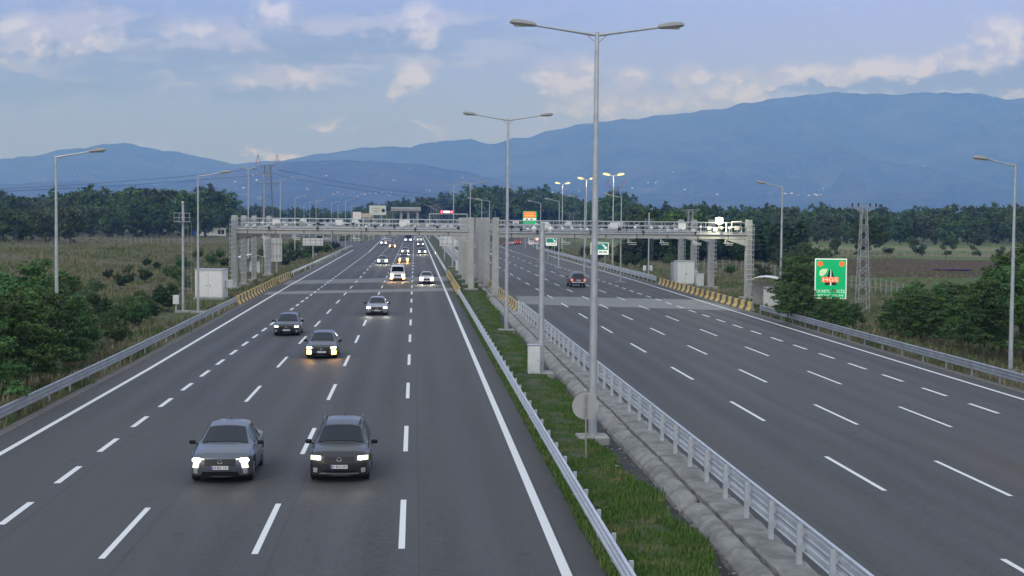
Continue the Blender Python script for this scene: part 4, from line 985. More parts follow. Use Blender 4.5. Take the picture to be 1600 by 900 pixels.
p = G(309.5, 489); lamp('street_lamp', 'single-armed street lamp in front of the white equipment container', p.x, p.y, 11.8, (1,), 1.9, r0=.12)
for i, (px, pt) in enumerate([(735, 288), (709, 290)]): 
    x, y = at_top(px, pt, 15); lamp('street_lamp', ['double-armed median street lamp just beyond the gantries', 'slimmer double-armed median street lamp further beyond the gantries'][i], x, y, 15, (-1, 1), 2.2, small=True, r0=.15)
for i, (px, pt, pb) in enumerate([(957, 270, 415), (915, 277, 403), (878, 285, 394)]):
    p = G(px, pb); h = CAM_H+(342.6-pt)*p.y/F+.1; lamp('street_lamp', ['lit twin-headed yellow lamp rightmost of the three glowing over the right verge', 'lit twin-headed yellow lamp in the middle of the three glowing ones', 'lit twin-headed yellow lamp leftmost of the three glowing ones'][i], p.x, p.y, h-hgt(p.x, p.y)-.4, (-1, 1), .75, 'lit lamps on the right', small=True, r0=.17, lit=True, rise=.1)
for i, (px, pt) in enumerate([(388, 262), (412.5, 275), (438, 283)]):
    x, y = at_top(px, pt, 16.5); lamp('street_lamp', ['tall slim post lamp', 'slightly shorter slim post lamp', 'distant slim post lamp'][i]+' behind the left gantry legs, '+['leftmost', 'middle', 'rightmost']  [i]+' of three', x, y, 16.5, (-1, 1), .6, 'post lamps on the left slip road', small=True, rise=.05, r0=.15)
for i, (px, pt) in enumerate([(461, 303), (494, 308), (518, 312), (528, 316), (540, 312), (549, 318), (475, 317), (484, 315)]):
    x, y = at_top(px, pt, 13); lamp('street_lamp', 'thin far grey street lamp over the left slip road', x, y, 13, (1,), 1.6, 'far lamps on the left slip road', small=True, r0=.12)
for i, (px, pt, s) in enumerate([(753, 314, -1), (765, 315, -1), (845, 317, -1), (874, 314, -1), (914, 310, -1), (971, 307, -1)]):
    x, y = at_top(px, pt, 11.3); lamp('street_lamp', 'thin far single-armed street lamp on the right beyond the gantries', x, y, 11.3, (s,), 1.6, 'far single-armed lamps on the right', small=True, r0=.12)
for k in range(14):                                                   # rows that follow the far road uphill
    y = 640+k*62+(k*k)*2.2
    for q, sd in ((6.5, 0), (LE(y)-3, 1), (RE(y)+3, -1)):
        x = q+road_x(y); z = max(road_z(y)-.3, 0); lamp('street_lamp', 'hair-thin street lamp in the rows along the far climbing road', x, y, 13.5 if sd == 0 else 11.3, (-1, 1) if sd == 0 else (sd,), 2, 'lamps along the far road', small=True, r0=.11, base=False, z=z)

# ------------------------------------------------------------------ cabinets, masts, signs
def cabinet(name, label, cat, x, y, d, mtl=None, door=True, rz=0, plinth=True, roof=.05):
    zg = hgt(x, y); t = thing(name, label, cat, (x, y, zg), rz); w_, l_, h_ = d
    b = MB(); b.box((0, 0, h_/2+.12), (w_, l_, h_), bev=.02); b.build('body', mtl or M_OFFW, t)
    b = MB(); b.box((0, 0, h_+.12+roof/2+.002), (w_+.08, l_+.08, roof), bev=.015); b.build('roof', M_GALV, t)
    if plinth: b = MB(); b.box((0, 0, .0), (w_+.12, l_+.12, .236)); b.build('plinth', M_CONC, t)
    if door: b = MB(); b.box((0, -l_/2-.012, h_/2+.12), (w_*.86, .02, h_*.88)); dr = b.build('door', mtl or M_OFFW, t); b = MB(); b.box((w_*.3, -l_/2-.035, h_/2+.1), (.02, .02, .1)); b.build('handle', M_DARK, dr)
    return t
p = G(836, 588); cabinet('electrical_cabinet', 'white electrical cabinet beside the pole base on the median', 'cabinet', p.x-.05, p.y+.2, (.62, .5, 1.45))
p = G(847, 587)
def cam_mast(label, px, pb, ptop, basket=True, domes=False, rx=.12):
    p = G(px, pb); h = CAM_H+(341-ptop)*p.y/F-hgt(p.x, p.y); t = thing('camera_mast', label, 'mast', (p.x, p.y, hgt(p.x, p.y)))
    b = MB(); b.tube((0, 0, .1), (0, 0, h), rx, rx*.8, n=12); b.build('pole', M_GALV, t); b = MB(); b.box((0, 0, 0), (1.3, 1.3, .34), bev=.04); b.build('concrete_base', M_CONC, t)
    if domes:
        for sg in (-1, 1):
            b = MB(); b.path([(sg*.1, 0, h-.12), (sg*.34, 0, h-.06), (sg*.42, 0, h-.2)], .03, 6); b.tube((sg*.42, 0, h-.2), (sg*.42, 0, h-.34), .10, .15, n=12); b.tube((sg*.42, 0, h-.34), (sg*.42, 0, h-.48), .15, .09, n=12); b.build('dome_camera', M_CAMW, t)
    if basket:
        zb = h-1.55
        b = MB(); b.box((0, -.3, zb), (1.35, .8, .05)); b.build('platform', M_GALVD, t)
        b = MB()
        for hh in (.35, .75): b.path([(-.66, .1, zb+hh), (-.66, -.68, zb+hh), (.66, -.68, zb+hh), (.66, .1, zb+hh)], .022, 5)
        for q in (-.66, -.22, .22, .66): b.tube((q, -.68, zb), (q, -.68, zb+.75), .02, n=5)
        b.build('basket_rail', M_GALV, t)
        b = MB(); b.box((0, -.12, h+.12), (.16, .42, .15), bev=.02); b.tube((0, 0, h), (0, 0, h+.1), .05, n=6); b.build('camera', M_CAMW, t)
        b = MB()
        for q in (-.2, .2): b.tube((.55+q*.8, .1, 1.6), (.55+q*.8, .1, zb), .012, n=4)
        for k in range(int((zb-1.6)/.32)): b.tube((.39, .1, 1.7+k*.32), (.71, .1, 1.7+k*.32), .008, n=4)
        b.tube((0, 0, 2.), (.55, .1, 2.), .02, n=4); b.tube((0, 0, zb-.5), (.55, .1, zb-.5), .02, n=4); b.build('ladder', M_GALVD, t)
        b = MB(); b.box((-.6, 0, 1.1), (.5, .3, .8), bev=.02); b.tube((-.6, 0, 0), (-.6, 0, .75), .04, n=6); b.build('control_box', M_OFFW, t)
    return t
cam_mast('camera mast with two white dome cameras beside the white median cabinet', 845, 586, 346, False, True, .16)
cam_mast('camera mast with a basket platform left of the white equipment container', 286, 488, 322)
cam_mast('camera mast with a basket platform behind the right barrier row', 1013, 430, 331)
cam_mast('short camera mast with a white box in the median beyond the barriers', 707, 418, 372, False)
def container(label, px, pb, d, rz=0):
    p = G(px, pb); w_, l_, h_ = d; z = hgt(p.x, p.y); t = thing('equipment_container', label, 'container', (p.x, p.y+l_/2, z), rz)
    b = MB(); b.box((0, 0, h_/2+.18), (w_, l_, h_), bev=.03); b.build('shell', M_OFFW, t)
    for i, q in enumerate((-.26, .24)): b = MB(); b.box((q*w_*1.0, -l_/2-.012, h_/2+.1), (w_*.46, .025, h_*.86)); dd = b.build('door', M_WHITE, t); b = MB(); b.box((q*w_+.5*(1 if i == 0 else -1), -l_/2-.05, h_/2), (.03, .03, .2)); b.build('handle', M_DARK, dd)
    b = MB(); b.box((0, 0, h_+.22), (w_+.10, l_+.10, .09), bev=.02)
    b.build('roof', M_GALV, t)
    b = MB(); b.box((0, 0, .06), (w_+.3, l_+.3, .22)); b.build('plinth', M_CONC, t)
    b = MB(); b.box((w_/2+.35, .3, h_*.55), (.62, .8, .8), bev=.03); b.build('air_conditioner', M_OFFW, t)
    return t
container('white equipment container with double doors beside the left gantry legs', 328, 468, (2.75, 2.4, 2.75), -.1)
container('white equipment cabin behind the right gantry legs', 1071, 446, (2.2, 2.2, 2.9), .05)
p = G(1054, 441); cabinet('electrical_cabinet', 'tall grey cabinet left of the white cabin at the right gantry', 'cabinet', p.x, p.y, (1.0, .8, 2.5), M_GALV)
p = G(1093, 449); cabinet('electrical_cabinet', 'white cabinet with a dark window right of the white cabin at the right gantry', 'cabinet', p.x, p.y, (.95, .7, 1.6))
p = G(1017, 424); cabinet('electrical_cabinet', 'small white box near the right camera mast', 'cabinet', p.x, p.y, (.5, .4, .9))
p = G(715, 424); cabinet('electrical_cabinet', 'small white box in the median beyond the barriers', 'cabinet', p.x, p.y, (.6, .5, 1.5))
def shelter(label, px, pb, w_, rz, n=5):
    p = G(px, pb); z = hgt(p.x, p.y); t = thing('canopy_shelter', label, 'shelter', (p.x, p.y, z), rz); h = 2.5; l_ = 2.6
    b = MB(); v = []
    for lay in (0, -.05):
        for i in range(7):
            for j in range(5):
                q = i/6; x = (q-.5)*w_*1.25; y = (j/4-.5)*l_*1.3; v.append((x, y, h+.55*math.sin(math.pi*q)*(1-.25*abs(j-2)/2)+.12*abs(j/4-.5)+lay))
    f = [(o+i*5+j, o+i*5+j+1, o+(i+1)*5+j+1, o+(i+1)*5+j) for o in (0, 35) for i in range(6) for j in range(4)]
    for i in range(6): f += [(i*5, (i+1)*5, 35+(i+1)*5, 35+i*5), (i*5+4, (i+1)*5+4, 35+(i+1)*5+4, 35+i*5+4)]
    for j in range(4): f += [(j, j+1, 36+j, 35+j), (30+j, 31+j, 66+j, 65+j)]
    b.v = v; b.f = f; b.mi = [0]*len(f); b.build('canopy', M_WHITE, t, smooth=False)
    for sx in (-1, 1):
        for sy in (-1, 1): b = MB(); b.tube((sx*w_*.5, sy*l_*.5, 0), (sx*w_*.5, sy*l_*.5, h+.02), .045, n=6); b.build('post', M_GALV, t)
    b = MB(); b.box((w_*.18, 0, 1.0), (w_*.5, 1.3, 1.9), bev=.03); b.build('generator_cabinet', M_OFFW, t)
    b = MB(); b.box((0, l_*.5, 1.2), (w_*.96, .05, 2.2)); b.build('mesh_panel', M_GALVD, t)
    return t
shelter('arched white canopy over a cabinet behind the right barrier row', 1197, 479, 2.9, -.35)
shelter('arched white canopy over a cabinet behind the left gantry legs', 392, 428, 3.0, .25)
# round traffic sign seen from behind
p = G(915.5, 722); t = thing('round_sign', 'round traffic sign seen from its grey back on a thin post in the median grass', 'road sign', (p.x, p.y, .02))
b = MB(); b.tube((0, 0, 0), (-.03, .02, 2.22), .03, n=8); b.build('post', mat('rusty_post', (.30, .27, .23), .8, var=.3, scale=6), t)
b = MB(); b.tube((-.03, .065, 1.83), (-.03, .085, 1.83), .44, n=36); b.build('disc', mat('sign_back', (.42, .43, .42), .55, .2, var=.1, scale=3), t)
b = MB(); b.box((-.03, .045, 1.83), (.06, .03, .8)); b.box((-.03, .035, 1.98), (.14, .02, .04)); b.box((-.03, .035, 1.68), (.14, .02, .04)); b.build('bracket', M_GALVD, t)
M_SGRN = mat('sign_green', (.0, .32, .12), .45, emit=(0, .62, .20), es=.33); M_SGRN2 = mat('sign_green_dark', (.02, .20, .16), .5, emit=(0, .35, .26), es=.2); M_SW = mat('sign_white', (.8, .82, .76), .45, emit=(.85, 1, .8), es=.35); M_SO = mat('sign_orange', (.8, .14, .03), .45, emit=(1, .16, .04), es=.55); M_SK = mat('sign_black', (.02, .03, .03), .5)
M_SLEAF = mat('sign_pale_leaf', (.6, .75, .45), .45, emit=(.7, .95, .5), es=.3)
def disc(x, z, r, y, mtl, nm, par, n=24): b = MB(); b.tube((x, y, z), (x, y-.006, z), r, n=n); return b.build(nm, mtl, par)
def flat(nm, mtl, par, pts, y, th=.006): b = MB(); n = len(pts); b.add([(x, y, z) for x, z in pts]+[(x, y-th, z) for x, z in pts], [tuple(range(n)), tuple(range(2*n-1, n-1, -1))]+[(i, (i+1) % n, n+(i+1) % n, n+i) for i in range(n)]); return b.build(nm, mtl, par)
def big_sign():
    p = G(1299, 503); S = p.y/F; cx_, zt = atY(1298.5, 404, p.y).x, atY(1298.5, 404, p.y).z; w_ = 51*S; h_ = 64*S; zc = zt-h_/2
    t = thing('toll_sign', 'big bright green toll sign with orange dots among the right-hand trees', 'road sign', (cx_, p.y, hgt(cx_, p.y)), -.05); z0 = zc-hgt(cx_, p.y)
    for sx in (-.7, .7): b = MB(); b.tube((sx, .12, 0), (sx, .12, z0+h_*.4), .07, n=8); b.build('post', M_GALV, t)
    b = MB(); b.box((0, 0, z0), (w_, .06, h_), bev=.02); pl = b.build('panel', M_SW, t)
    b = MB(); b.box((0, -.034, z0), (w_*.935, .01, h_*.95)); b.build('green_face', M_SGRN, pl)
    y = -.041
    disc(-w_*.34, z0+h_*.37, w_*.085, y, M_SO, 'orange_dot', pl); disc(w_*.34, z0+h_*.37, w_*.085, y, M_SO, 'orange_dot', pl)
    flat('road_symbol', M_SK, pl, [(-w_*.19, z0-h_*.16), (w_*.19, z0-h_*.16), (w_*.03, z0+h_*.22), (-w_*.05, z0+h_*.22)], y)
    flat('road_line', M_SW, pl, [(-w_*.025, z0-h_*.17), (w_*.02, z0-h_*.17), (w_*.008, z0+h_*.22), (-w_*.015, z0+h_*.22)], y-.008)
    flat('logo_band', M_SO, pl, [(-w_*.28, z0-h_*.09), (w_*.24, z0-h_*.09), (w_*.24, z0+h_*.04), (-w_*.28, z0+h_*.04)], y-.016)
    text_mesh('HGS', h_*.135, M_SW, 'logo_letters', pl, (-w_*.02, y-.026, z0-h_*.025), sx=1.5)
    flat('leaf_symbol', M_SLEAF, pl, [(-w_*.36, z0+h_*.10), (-w_*.35, z0+h_*.20), (-w_*.26, z0+h_*.245), (-w_*.10, z0+h_*.245), (-w_*.14, z0+h_*.15), (-w_*.22, z0+h_*.08), (-w_*.32, z0+h_*.06)], y)
    text_mesh('ÜCRETLİ GEÇİŞ', h_*.098, M_SW, 'sign_writing', pl, (0, y, z0-h_*.315), sx=1.0)
    text_mesh('FREE FLOW TOLLING', h_*.068, M_SW, 'sign_writing', pl, (0, y, z0-h_*.415), sx=1.0)
big_sign()
def lane_sign(label, px0, px1, pt, pb_, y, arrow=True):
    a, b_ = atY(px0, pt, y), atY(px1, pb_, y); w_ = b_.x-a.x; h_ = a.z-b_.z; cx_ = (a.x+b_.x)/2; zg = hgt(cx_, y); z0 = (a.z+b_.z)/2-zg
    t = thing('direction_sign', label, 'road sign', (cx_, y, zg))
    for sx in (-.3, .3): b = MB(); b.tube((sx*w_, .1, 0), (sx*w_, .1, z0), .06, n=6); b.build('post', M_GALV, t)
    b = MB(); b.box((0, 0, z0), (w_, .06, h_)); pl = b.build('panel', M_SW, t)
    flat('green_face', M_SGRN2, pl, [(-w_*.46, z0-h_*.1), (w_*.46, z0-h_*.1), (w_*.46, z0+h_*.45), (-w_*.46, z0+h_*.45)], -.034)
    flat('arrow', M_SW, pl, [(w_*.12, z0+h_*.30), (w_*.2, z0+h_*.36), (w_*.36, z0+h_*.12), (w_*.42, z0+h_*.18), (w_*.40, z0-h_*.02), (w_*.22, z0+h_*.0), (w_*.29, z0+h_*.06)], -.042)
    for q in (-.25, .05, .3): b = MB(); b.box((q*w_, -.036, z0-h_*.28), (w_*.2, .01, h_*.09), bev=.003); b.build('vehicle_symbol', M_SK, pl)
lane_sign('green and white lane sign with an arrow partly behind the tall median lamp', 923, 951, 379, 398, 235)
lane_sign('smaller green and white lane sign just left of the pole with dome cameras', 853, 870, 372, 384, 300)
def tariff():
    y = 420; a, b_ = atY(817, 330, y), atY(838.5, 351, y); w_ = b_.x-a.x; h_ = a.z-b_.z; cx_ = (a.x+b_.x)/2; zg = hgt(cx_, y); z0 = (a.z+b_.z)/2-zg
    t = thing('message_sign', 'orange and green illuminated tariff sign rising above the right gantry railing', 'road sign', (cx_, y, zg))
    for sx in (-.3, .3): b = MB(); b.tube((sx*w_, .12, 0), (sx*w_, .12, z0), .1, n=6); b.build('post', M_GALV, t)
    b = MB(); b.box((0, 0, z0), (w_, .1, h_)); pl = b.build('panel', M_SGRN, t)
    flat('orange_field', M_SO, pl, [(-w_*.42, z0+h_*.03), (w_*.42, z0+h_*.03), (w_*.42, z0+h_*.46), (-w_*.42, z0+h_*.46)], -.055)
    for k in (0, 1): b = MB(); b.box((0, -.066, z0+h_*(.32-.16*k)), (w_*(.6+.12*k), .01, h_*.045)); b.build('text_row', mat('amber_text', (.9, .5, .1), .4, emit=(1, .5, .1), es=.8), pl)
    flat('white_field', M_SW, pl, [(-w_*.46, z0-h_*.2), (w_*.46, z0-h_*.2), (w_*.46, z0-h_*.02), (-w_*.46, z0-h_*.02)], -.055)
    for q in (-.2, .12): b = MB(); b.box((q*w_, -.066, z0-h_*.11), (w_*.14, .01, h_*.08)); b.build('vehicle_symbol', M_SK, pl)
tariff()
def back_sign(label, px0, px1, pt, pb_, y, n=3, legs=1):
    a, b_ = atY(px0, pt, y), atY(px1, pb_, y); w_ = b_.x-a.x; h_ = a.z-b_.z; cx_ = (a.x+b_.x)/2; zg = hgt(cx_, y); z0 = (a.z+b_.z)/2-zg
    t = thing('road_sign', label, 'road sign', (cx_, y, zg))
    b = MB(); b.box((0, 0, z0), (w_, .08, h_), bev=.01); b.build('panel', M_OFFW, t)
    b = MB()
    for k in range(n): b.box(((k+.5)/n*w_-w_/2, -.07, z0), (.10, .05, h_*.98))
    for q in (-.25, .25): b.box((0, -.11, z0+q*h_), (w_*.98, .04, .08))
    b.build('frame', M_GALVD, t)
    for k in range(legs): b = MB(); b.tube(((k+.5)/legs*w_-w_/2, .12, 0), ((k+.5)/legs*w_-w_/2, .12, z0+h_*.45), .11, n=8); b.build('post', M_GALV, t)
back_sign('tall pale back of a double sign behind the left gantry legs', 424, 440.5, 372, 409, 215, 3)
back_sign('narrow pale sign panel back left of the tall double sign', 412, 416.5, 372, 402, 214, 1)
back_sign('low wide back of a road sign left of the road beyond the gantry', 473, 505, 372, 384, 300, 4)
back_sign('pale back of a road sign standing in the median beyond the gantry', 687, 718, 369.5, 385, 280, 4, 2)
p = G(839, 389); 
t = thing('round_sign', 'small round red-rimmed speed sign by the far exit', 'road sign', (p.x, p.y, hgt(p.x, p.y))); h0 = atY(839, 373, p.y).z-hgt(p.x, p.y)
b = MB(); b.tube((0, .05, 0), (0, .05, h0), .06, n=6); b.build('post', M_GALV, t); disc(0, h0, .62, 0, mat('sign_red', (.7, .05, .05), .4, emit=(1, .25, .25), es=.5), 'rim', t); disc(0, h0, .42, -.008, M_SW, 'face', t)
# overhead frame with a red-lit matrix display
y = 560; a = atY(671, 334, y); c = atY(730, 334, y); zg = -.2
t = thing('sign_gantry', 'thin far frame over the road carrying a red and white lit display', 'gantry', (a.x, y, zg))
ht = a.z-zg; wd = c.x-a.x
for q in (0, wd): b = MB(); b.box((q, 0, ht/2), (.35, .35, ht)); b.build('leg', M_GALV, t)
b = MB(); b.box((wd/2, 0, ht), (wd, .4, .35)); b.build('beam', M_GALV, t)
dx = (698-671)/59*wd; b = MB(); b.box((dx, -.3, ht+.75), (4.6, .3, 1.2)); ds = b.build('display', M_SK, t)
b = MB(); b.box((dx, -.47, ht+.75), (2.3, .04, .6)); b.build('white_lights', mat('led_white', (1, .8, .8), .4, emit=(1, .8, .85), es=5), ds)
for q in (-1.9, 1.9): b = MB(); b.box((dx+q, -.47, ht+.75), (.6, .04, .8)); b.build('red_lights', mat('led_red', (1, .1, .1), .4, emit=(1, .06, .10), es=5), ds)
# billboards
def billboard(label, px0, px1, pt, pb_, y, face, legs=2, marks=True):
    a, b_ = atY(px0, pt, y), atY(px1, pb_, y); w_ = b_.x-a.x; h_ = a.z-b_.z; cx_ = (a.x+b_.x)/2; zg = hgt(cx_, y); z0 = (a.z+b_.z)/2-zg
    t = thing('billboard', label, 'billboard', (cx_, y, zg)); b = MB(); b.box((0, 0, z0), (w_, .3, h_)); pl = b.build('panel', M_OFFW, t)
    b = MB(); b.box((0, -.16, z0), (w_*.94, .02, h_*.9)); b.build('poster', face, pl)
    if marks:
        for k, (q, r, s_) in enumerate(((-.1, .2, .5), (-.06, -.02, .4), (-.1, -.2, .3))): b = MB(); b.box((q*w_, -.18, z0+r*h_), (w_*s_, .02, h_*.07)); b.build('print_line', mat('print_grey', (.35, .3, .32), .6), pl)
        b = MB(); b.tube((w_*.34, -.17, z0-.02*h_), (w_*.34, -.19, z0-.02*h_), h_*.2, n=12); b.build('print_mark', M_SK, pl)
    for k in range(legs): b = MB(); b.tube(((k+.5)/legs*w_-w_/2, .2, 0), ((k+.5)/legs*w_-w_/2, .2, z0), .14, n=6); b.build('post', M_GALV, t)
billboard('large pale billboard on posts standing above the left roadside beyond the gantry', 577, 603, 321, 336, 560, mat('poster_pale', (.62, .66, .60), .6))
billboard('low beige board beneath and left of the large pale billboard', 563, 581, 333.5, 340, 540, mat('poster_beige', (.55, .46, .36), .6), marks=False)
billboard('small square white board with red lines at the left of the billboards', 551, 564, 331, 343, 500, mat('poster_white', (.8, .74, .73), .6), marks=False)
# concrete overpass left of the far road
y = 900; a = atY(624, 326, y); c = atY(655, 326, y); t = thing('overpass', 'pale concrete overpass end left of the far climbing road', 'bridge', (a.x, y, -.2)); L_ = c.x-a.x; zt = a.z+.2
b = MB(); b.box((L_/2-2, 4, zt-.8), (L_+6, 8, 1.5), bev=.1); b.build('deck', M_CONC, t)
for q in (1, L_*.45, L_-1): b = MB(); b.box((q, 2.5, (zt-1.55)/2), (1.4, 3, zt-1.6)); b.build('pier', M_CONC, t)
b = MB(); b.box((L_/2-2, 0.2, zt+.5), (L_+6, .1, .9)); b.build('parapet', M_GALV, t)
b = MB(); b.add([(-24, 1, 0), (-2, 1, 0), (-2, 1, zt-1.6), (-24, 1, zt-1.6), (-24, 9, 0), (3, 9, 0), (-2, 9, zt-1.6), (-24, 9, zt-1.6)], [(0, 1, 2, 3), (4, 7, 6, 5), (1, 5, 6, 2), (0, 3, 7, 4), (3, 2, 6, 7), (0, 4, 5, 1)]); b.build('abutment', mat('bank_green', (.06, .09, .04), .9, var=.3, scale=.3), t)

# ------------------------------------------------------------------ lattice pylons and cables
def lattice(label, x, y, h, w0, w1, kind, mtl, n=9, r=.06, twin=False, zg=None):
    z = hgt(x, y) if zg is None else zg; t = thing('lattice_pylon', label, 'pylon', (x, y, z), 0)
    b = MB(); cs = ((-1, -1), (1, -1), (1, 1), (-1, 1)); W_ = lambda q: (w0+(w1-w0)*q)/2
    for sx, sy in cs: b.tube((sx*W_(0), sy*W_(0), 0), (sx*W_(1), sy*W_(1), h), r*1.25, n=4)
    for i in range(n):
        q0, q1 = i/n, (i+1)/n; z0, z1 = h*q0, h*q1
        for k in range(4):
            (ax, ay), (bx, by) = cs[k], cs[(k+1) % 4]
            if i % 2: ax, ay, bx, by = bx, by, ax, ay
            b.tube((ax*W_(q0), ay*W_(q0), z0), (bx*W_(q1), by*W_(q1), z1), r*.7, n=4)
            b.tube((ax*W_(q1), ay*W_(q1), z1), (bx*W_(q1), by*W_(q1), z1), r*.55, n=4) if i % 2 else None
    b.build('tower', mtl, t)
    b = MB()
    if kind == 'tee':
        for sg in (-1, 1):
            for sy in (-.2, .2): b.tube((0, sy, h), (sg*w0*1.0, 0, h), r, n=4); b.tube((sg*W_(1), sy, h-w0*.45), (sg*w0*1.0, 0, h), r*.8, n=4)
            b.tube((sg*w0*.5, 0, h), (sg*w0*.45, 0, h-w0*.24), r*.6, n=4)
            for q in (.5, 1.): pass
        b.build('crossarm', mtl, t)
        for q in (-1, -.5, .5, 1): b = MB(); b.tube((q*w0, 0, h), (q*w0, 0, h+.35), .07, n=6); b.build('insulator', M_DARK, t)
    else:
        for zz, a_ in ((h*.72, 1.0), (h*.88, .8), (h, .6)):
            for sg in (-1, 1): b.tube((0, 0, zz), (sg*w0*a_, 0, zz), r, n=4); b.tube((sg*W_(1), 0, zz-w0*.25), (sg*w0*a_, 0, zz), r*.7, n=4)
        b.build('crossarm', mtl, t)
        for sg in (-1, 1): b = MB(); b.tube((sg*w0*.62, 0, h), (sg*w0*.82, 0, h*1.17), r*1.2, n=4); b.tube((sg*w0*1.0, 0, h), (sg*w0*.82, 0, h*1.17), r*1.2, n=4); b.build('peak', mat('pylon_red', (.45, .16, .14), .7), t)
    return t
M_PYL = mat('pylon_grey', (.38, .40, .41), .6, .2); M_PYLF = mat('pylon_far', (.16, .17, .17), .7)
p = G(1347, 489); lattice('slender grey lattice pylon with a T-shaped top beside the green toll sign', p.x, p.y, 9.4-hgt(p.x, p.y), 1.1, .45, 'tee', M_PYL, 15, .034)
p = G(1078, 404); lattice('lattice pylon with a T-shaped top behind the right gantry legs', p.x, p.y, atY(1078, 328, p.y).z-hgt(p.x, p.y), 1.9, .8, 'tee', M_PYL, 12, .05)
y = 420; x = atY(893, 330, y).x; lattice('far lattice pylon with a T-shaped top left of the tall median lamp', x, y, atY(893, 329, y).z, 2.5, 1.0, 'tee', M_PYLF, 11, .07)
y = 900; x = atY(418, 330, y).x; pylx = x; lattice('large lattice power pylon with red peaks towering on the left', x, y, atY(418, 258, y).z, 7., 3.6, 'big', M_PYLF, 12, .13)
y = 1500; x = atY(962, 330, y).x; lattice('faint far power pylon behind the glowing lamps', x, y, atY(962, 292, y).z, 10, 4, 'big', M_PYLF, 9, .25, zg=0)
def cable(label, A, B_, sag, r, n=24):
    b = MB(); A = Vector(A); B_ = Vector(B_); pts = []
    for i in range(n+1): q = i/n; p = A.lerp(B_, q); p.z -= 4*sag*q*(1-q); pts.append(p-A)
    b.path(pts, r, 4); o = b.build('power_cable', M_CAMD, None, loc=A); tag(o, label, 'power line', 'power cables of the big left pylon')
pz = atY(418, 262, 900).z
for k, dz_ in enumerate((0, -3.5)):
    cable('dark sagging power cable running left from the big pylon', (pylx-6, 900, pz-1+dz_), tuple(atY(-120, 301+k*2, 760)), 1.5, .09)
    cable('dark sagging power cable running right from the big pylon', (pylx+6, 900, pz-1+dz_), tuple(atY(900, 304+k*2, 1300)), 9, .11)

# white shed and tank, fences
p = G(330, 369); z = hgt(p.x, p.y); t = thing('shed', 'low white shed with a pitched roof and dark windows at the far left', 'shed', (p.x, p.y, z), .12)
S_ = p.y/F; w_ = 44*S_; h_ = 11*S_
b = MB(); b.add([(-w_/2, 0, 0), (w_/2, 0, 0), (w_/2, 8, 0), (-w_/2, 8, 0), (-w_/2, 0, h_), (w_/2, 0, h_), (w_/2, 8, h_), (-w_/2, 8, h_), (0, 0, h_*1.45), (0, 8, h_*1.45)], [(0, 1, 5, 8, 4), (3, 7, 9, 6, 2), (0, 4, 7, 3), (1, 2, 6, 5), (0, 3, 2, 1)]); b.build('wall', M_WHITE, t)
b = MB()
for sg in (-1, 1): b.add([(sg*(w_/2+.4), -.4, h_-.1), (0, -.4, h_*1.45+.05), (0, 8.4, h_*1.45+.05), (sg*(w_/2+.4), 8.4, h_-.1), (sg*(w_/2+.4), -.4, h_+.1), (0, -.4, h_*1.45+.22), (0, 8.4, h_*1.45+.22), (sg*(w_/2+.4), 8.4, h_+.1)], [(0, 1, 2, 3), (4, 7, 6, 5), (0, 4, 5, 1), (3, 2, 6, 7), (0, 3, 7, 4)])
b.build('roof', mat('shed_roof', (.62, .63, .63), .6), t)
for q in (.28, .40): b = MB(); b.box((q*w_, -.03, h_*.55), (1.2, .06, h_*.6)); b.build('window', M_DARK, t)
p = G(301, 368); b = MB(); b.tube((0, 0, 0), (0, 0, 2.3), 1.25, n=16); b.tube((0, 0, 2.3), (0, 0, 2.5), 1.25, .5, n=16); o = b.build('water_tank', mat('tank_blue', (.02, .12, .55), .5), None, loc=p); tag(o, 'blue round water tank beside the white shed', 'tank')
def fence(label, pts, gap, h, wire=True):
    P = [G(*q) for q in pts]; o = P[0]; t = thing('wire_fence', label, 'fence', tuple(o)); pm = None; k = 0; W_ = []
    for a, c in zip(P, P[1:]):
        n = max(1, int((c-a).length/gap))
        for i in range(n):
            q = a.lerp(c, i/n); z = hgt(q.x, q.y); W_.append((q.x-o.x, q.y-o.y, z-o.z))
            if k < 100:
                if pm is None: b = MB(); b.box((0, 0, h/2-.1), (.14, .14, h+.2)); pm = b.mesh('post', mat('fence_post', (.26, .26, .24), .9))
                po = bpy.data.objects.new('post', pm); C.objects.link(po); po.parent = t; po.location = W_[-1]; k += 1
    if wire: 
        b = MB()
        for hh in (.35, .65, .95): b.path([(x_, y_, z_+h*hh) for x_, y_, z_ in W_], .012, 3)
        b.build('wire', M_GALVD, t)
fence('row of pale fence posts across the dry grass at the far left', [(-40, 372), (30, 375), (92, 377), (180, 378), (320, 382)], 4.2, 2.1)
fence('wire fence with pale posts behind the right barrier row', [(1100, 421), (1150, 424), (1186, 428), (1260, 440), (1330, 452), (1420, 470)], 2.2, 1.7)
p = G(1488, 424); b = MB()
for i in range(9): b.box((i*.75-3, .2*math.sin(i), .14), (.8, .7+.2*math.sin(i*2), .26), rz=.2*math.sin(i*1.7), bev=.08)
o = b.build('purple_tarp', mat('tarp_purple', (.045, .03, .11), .6), None, loc=p); tag(o, 'crumpled dark purple plastic sheet lying on the ploughed field', 'tarp')

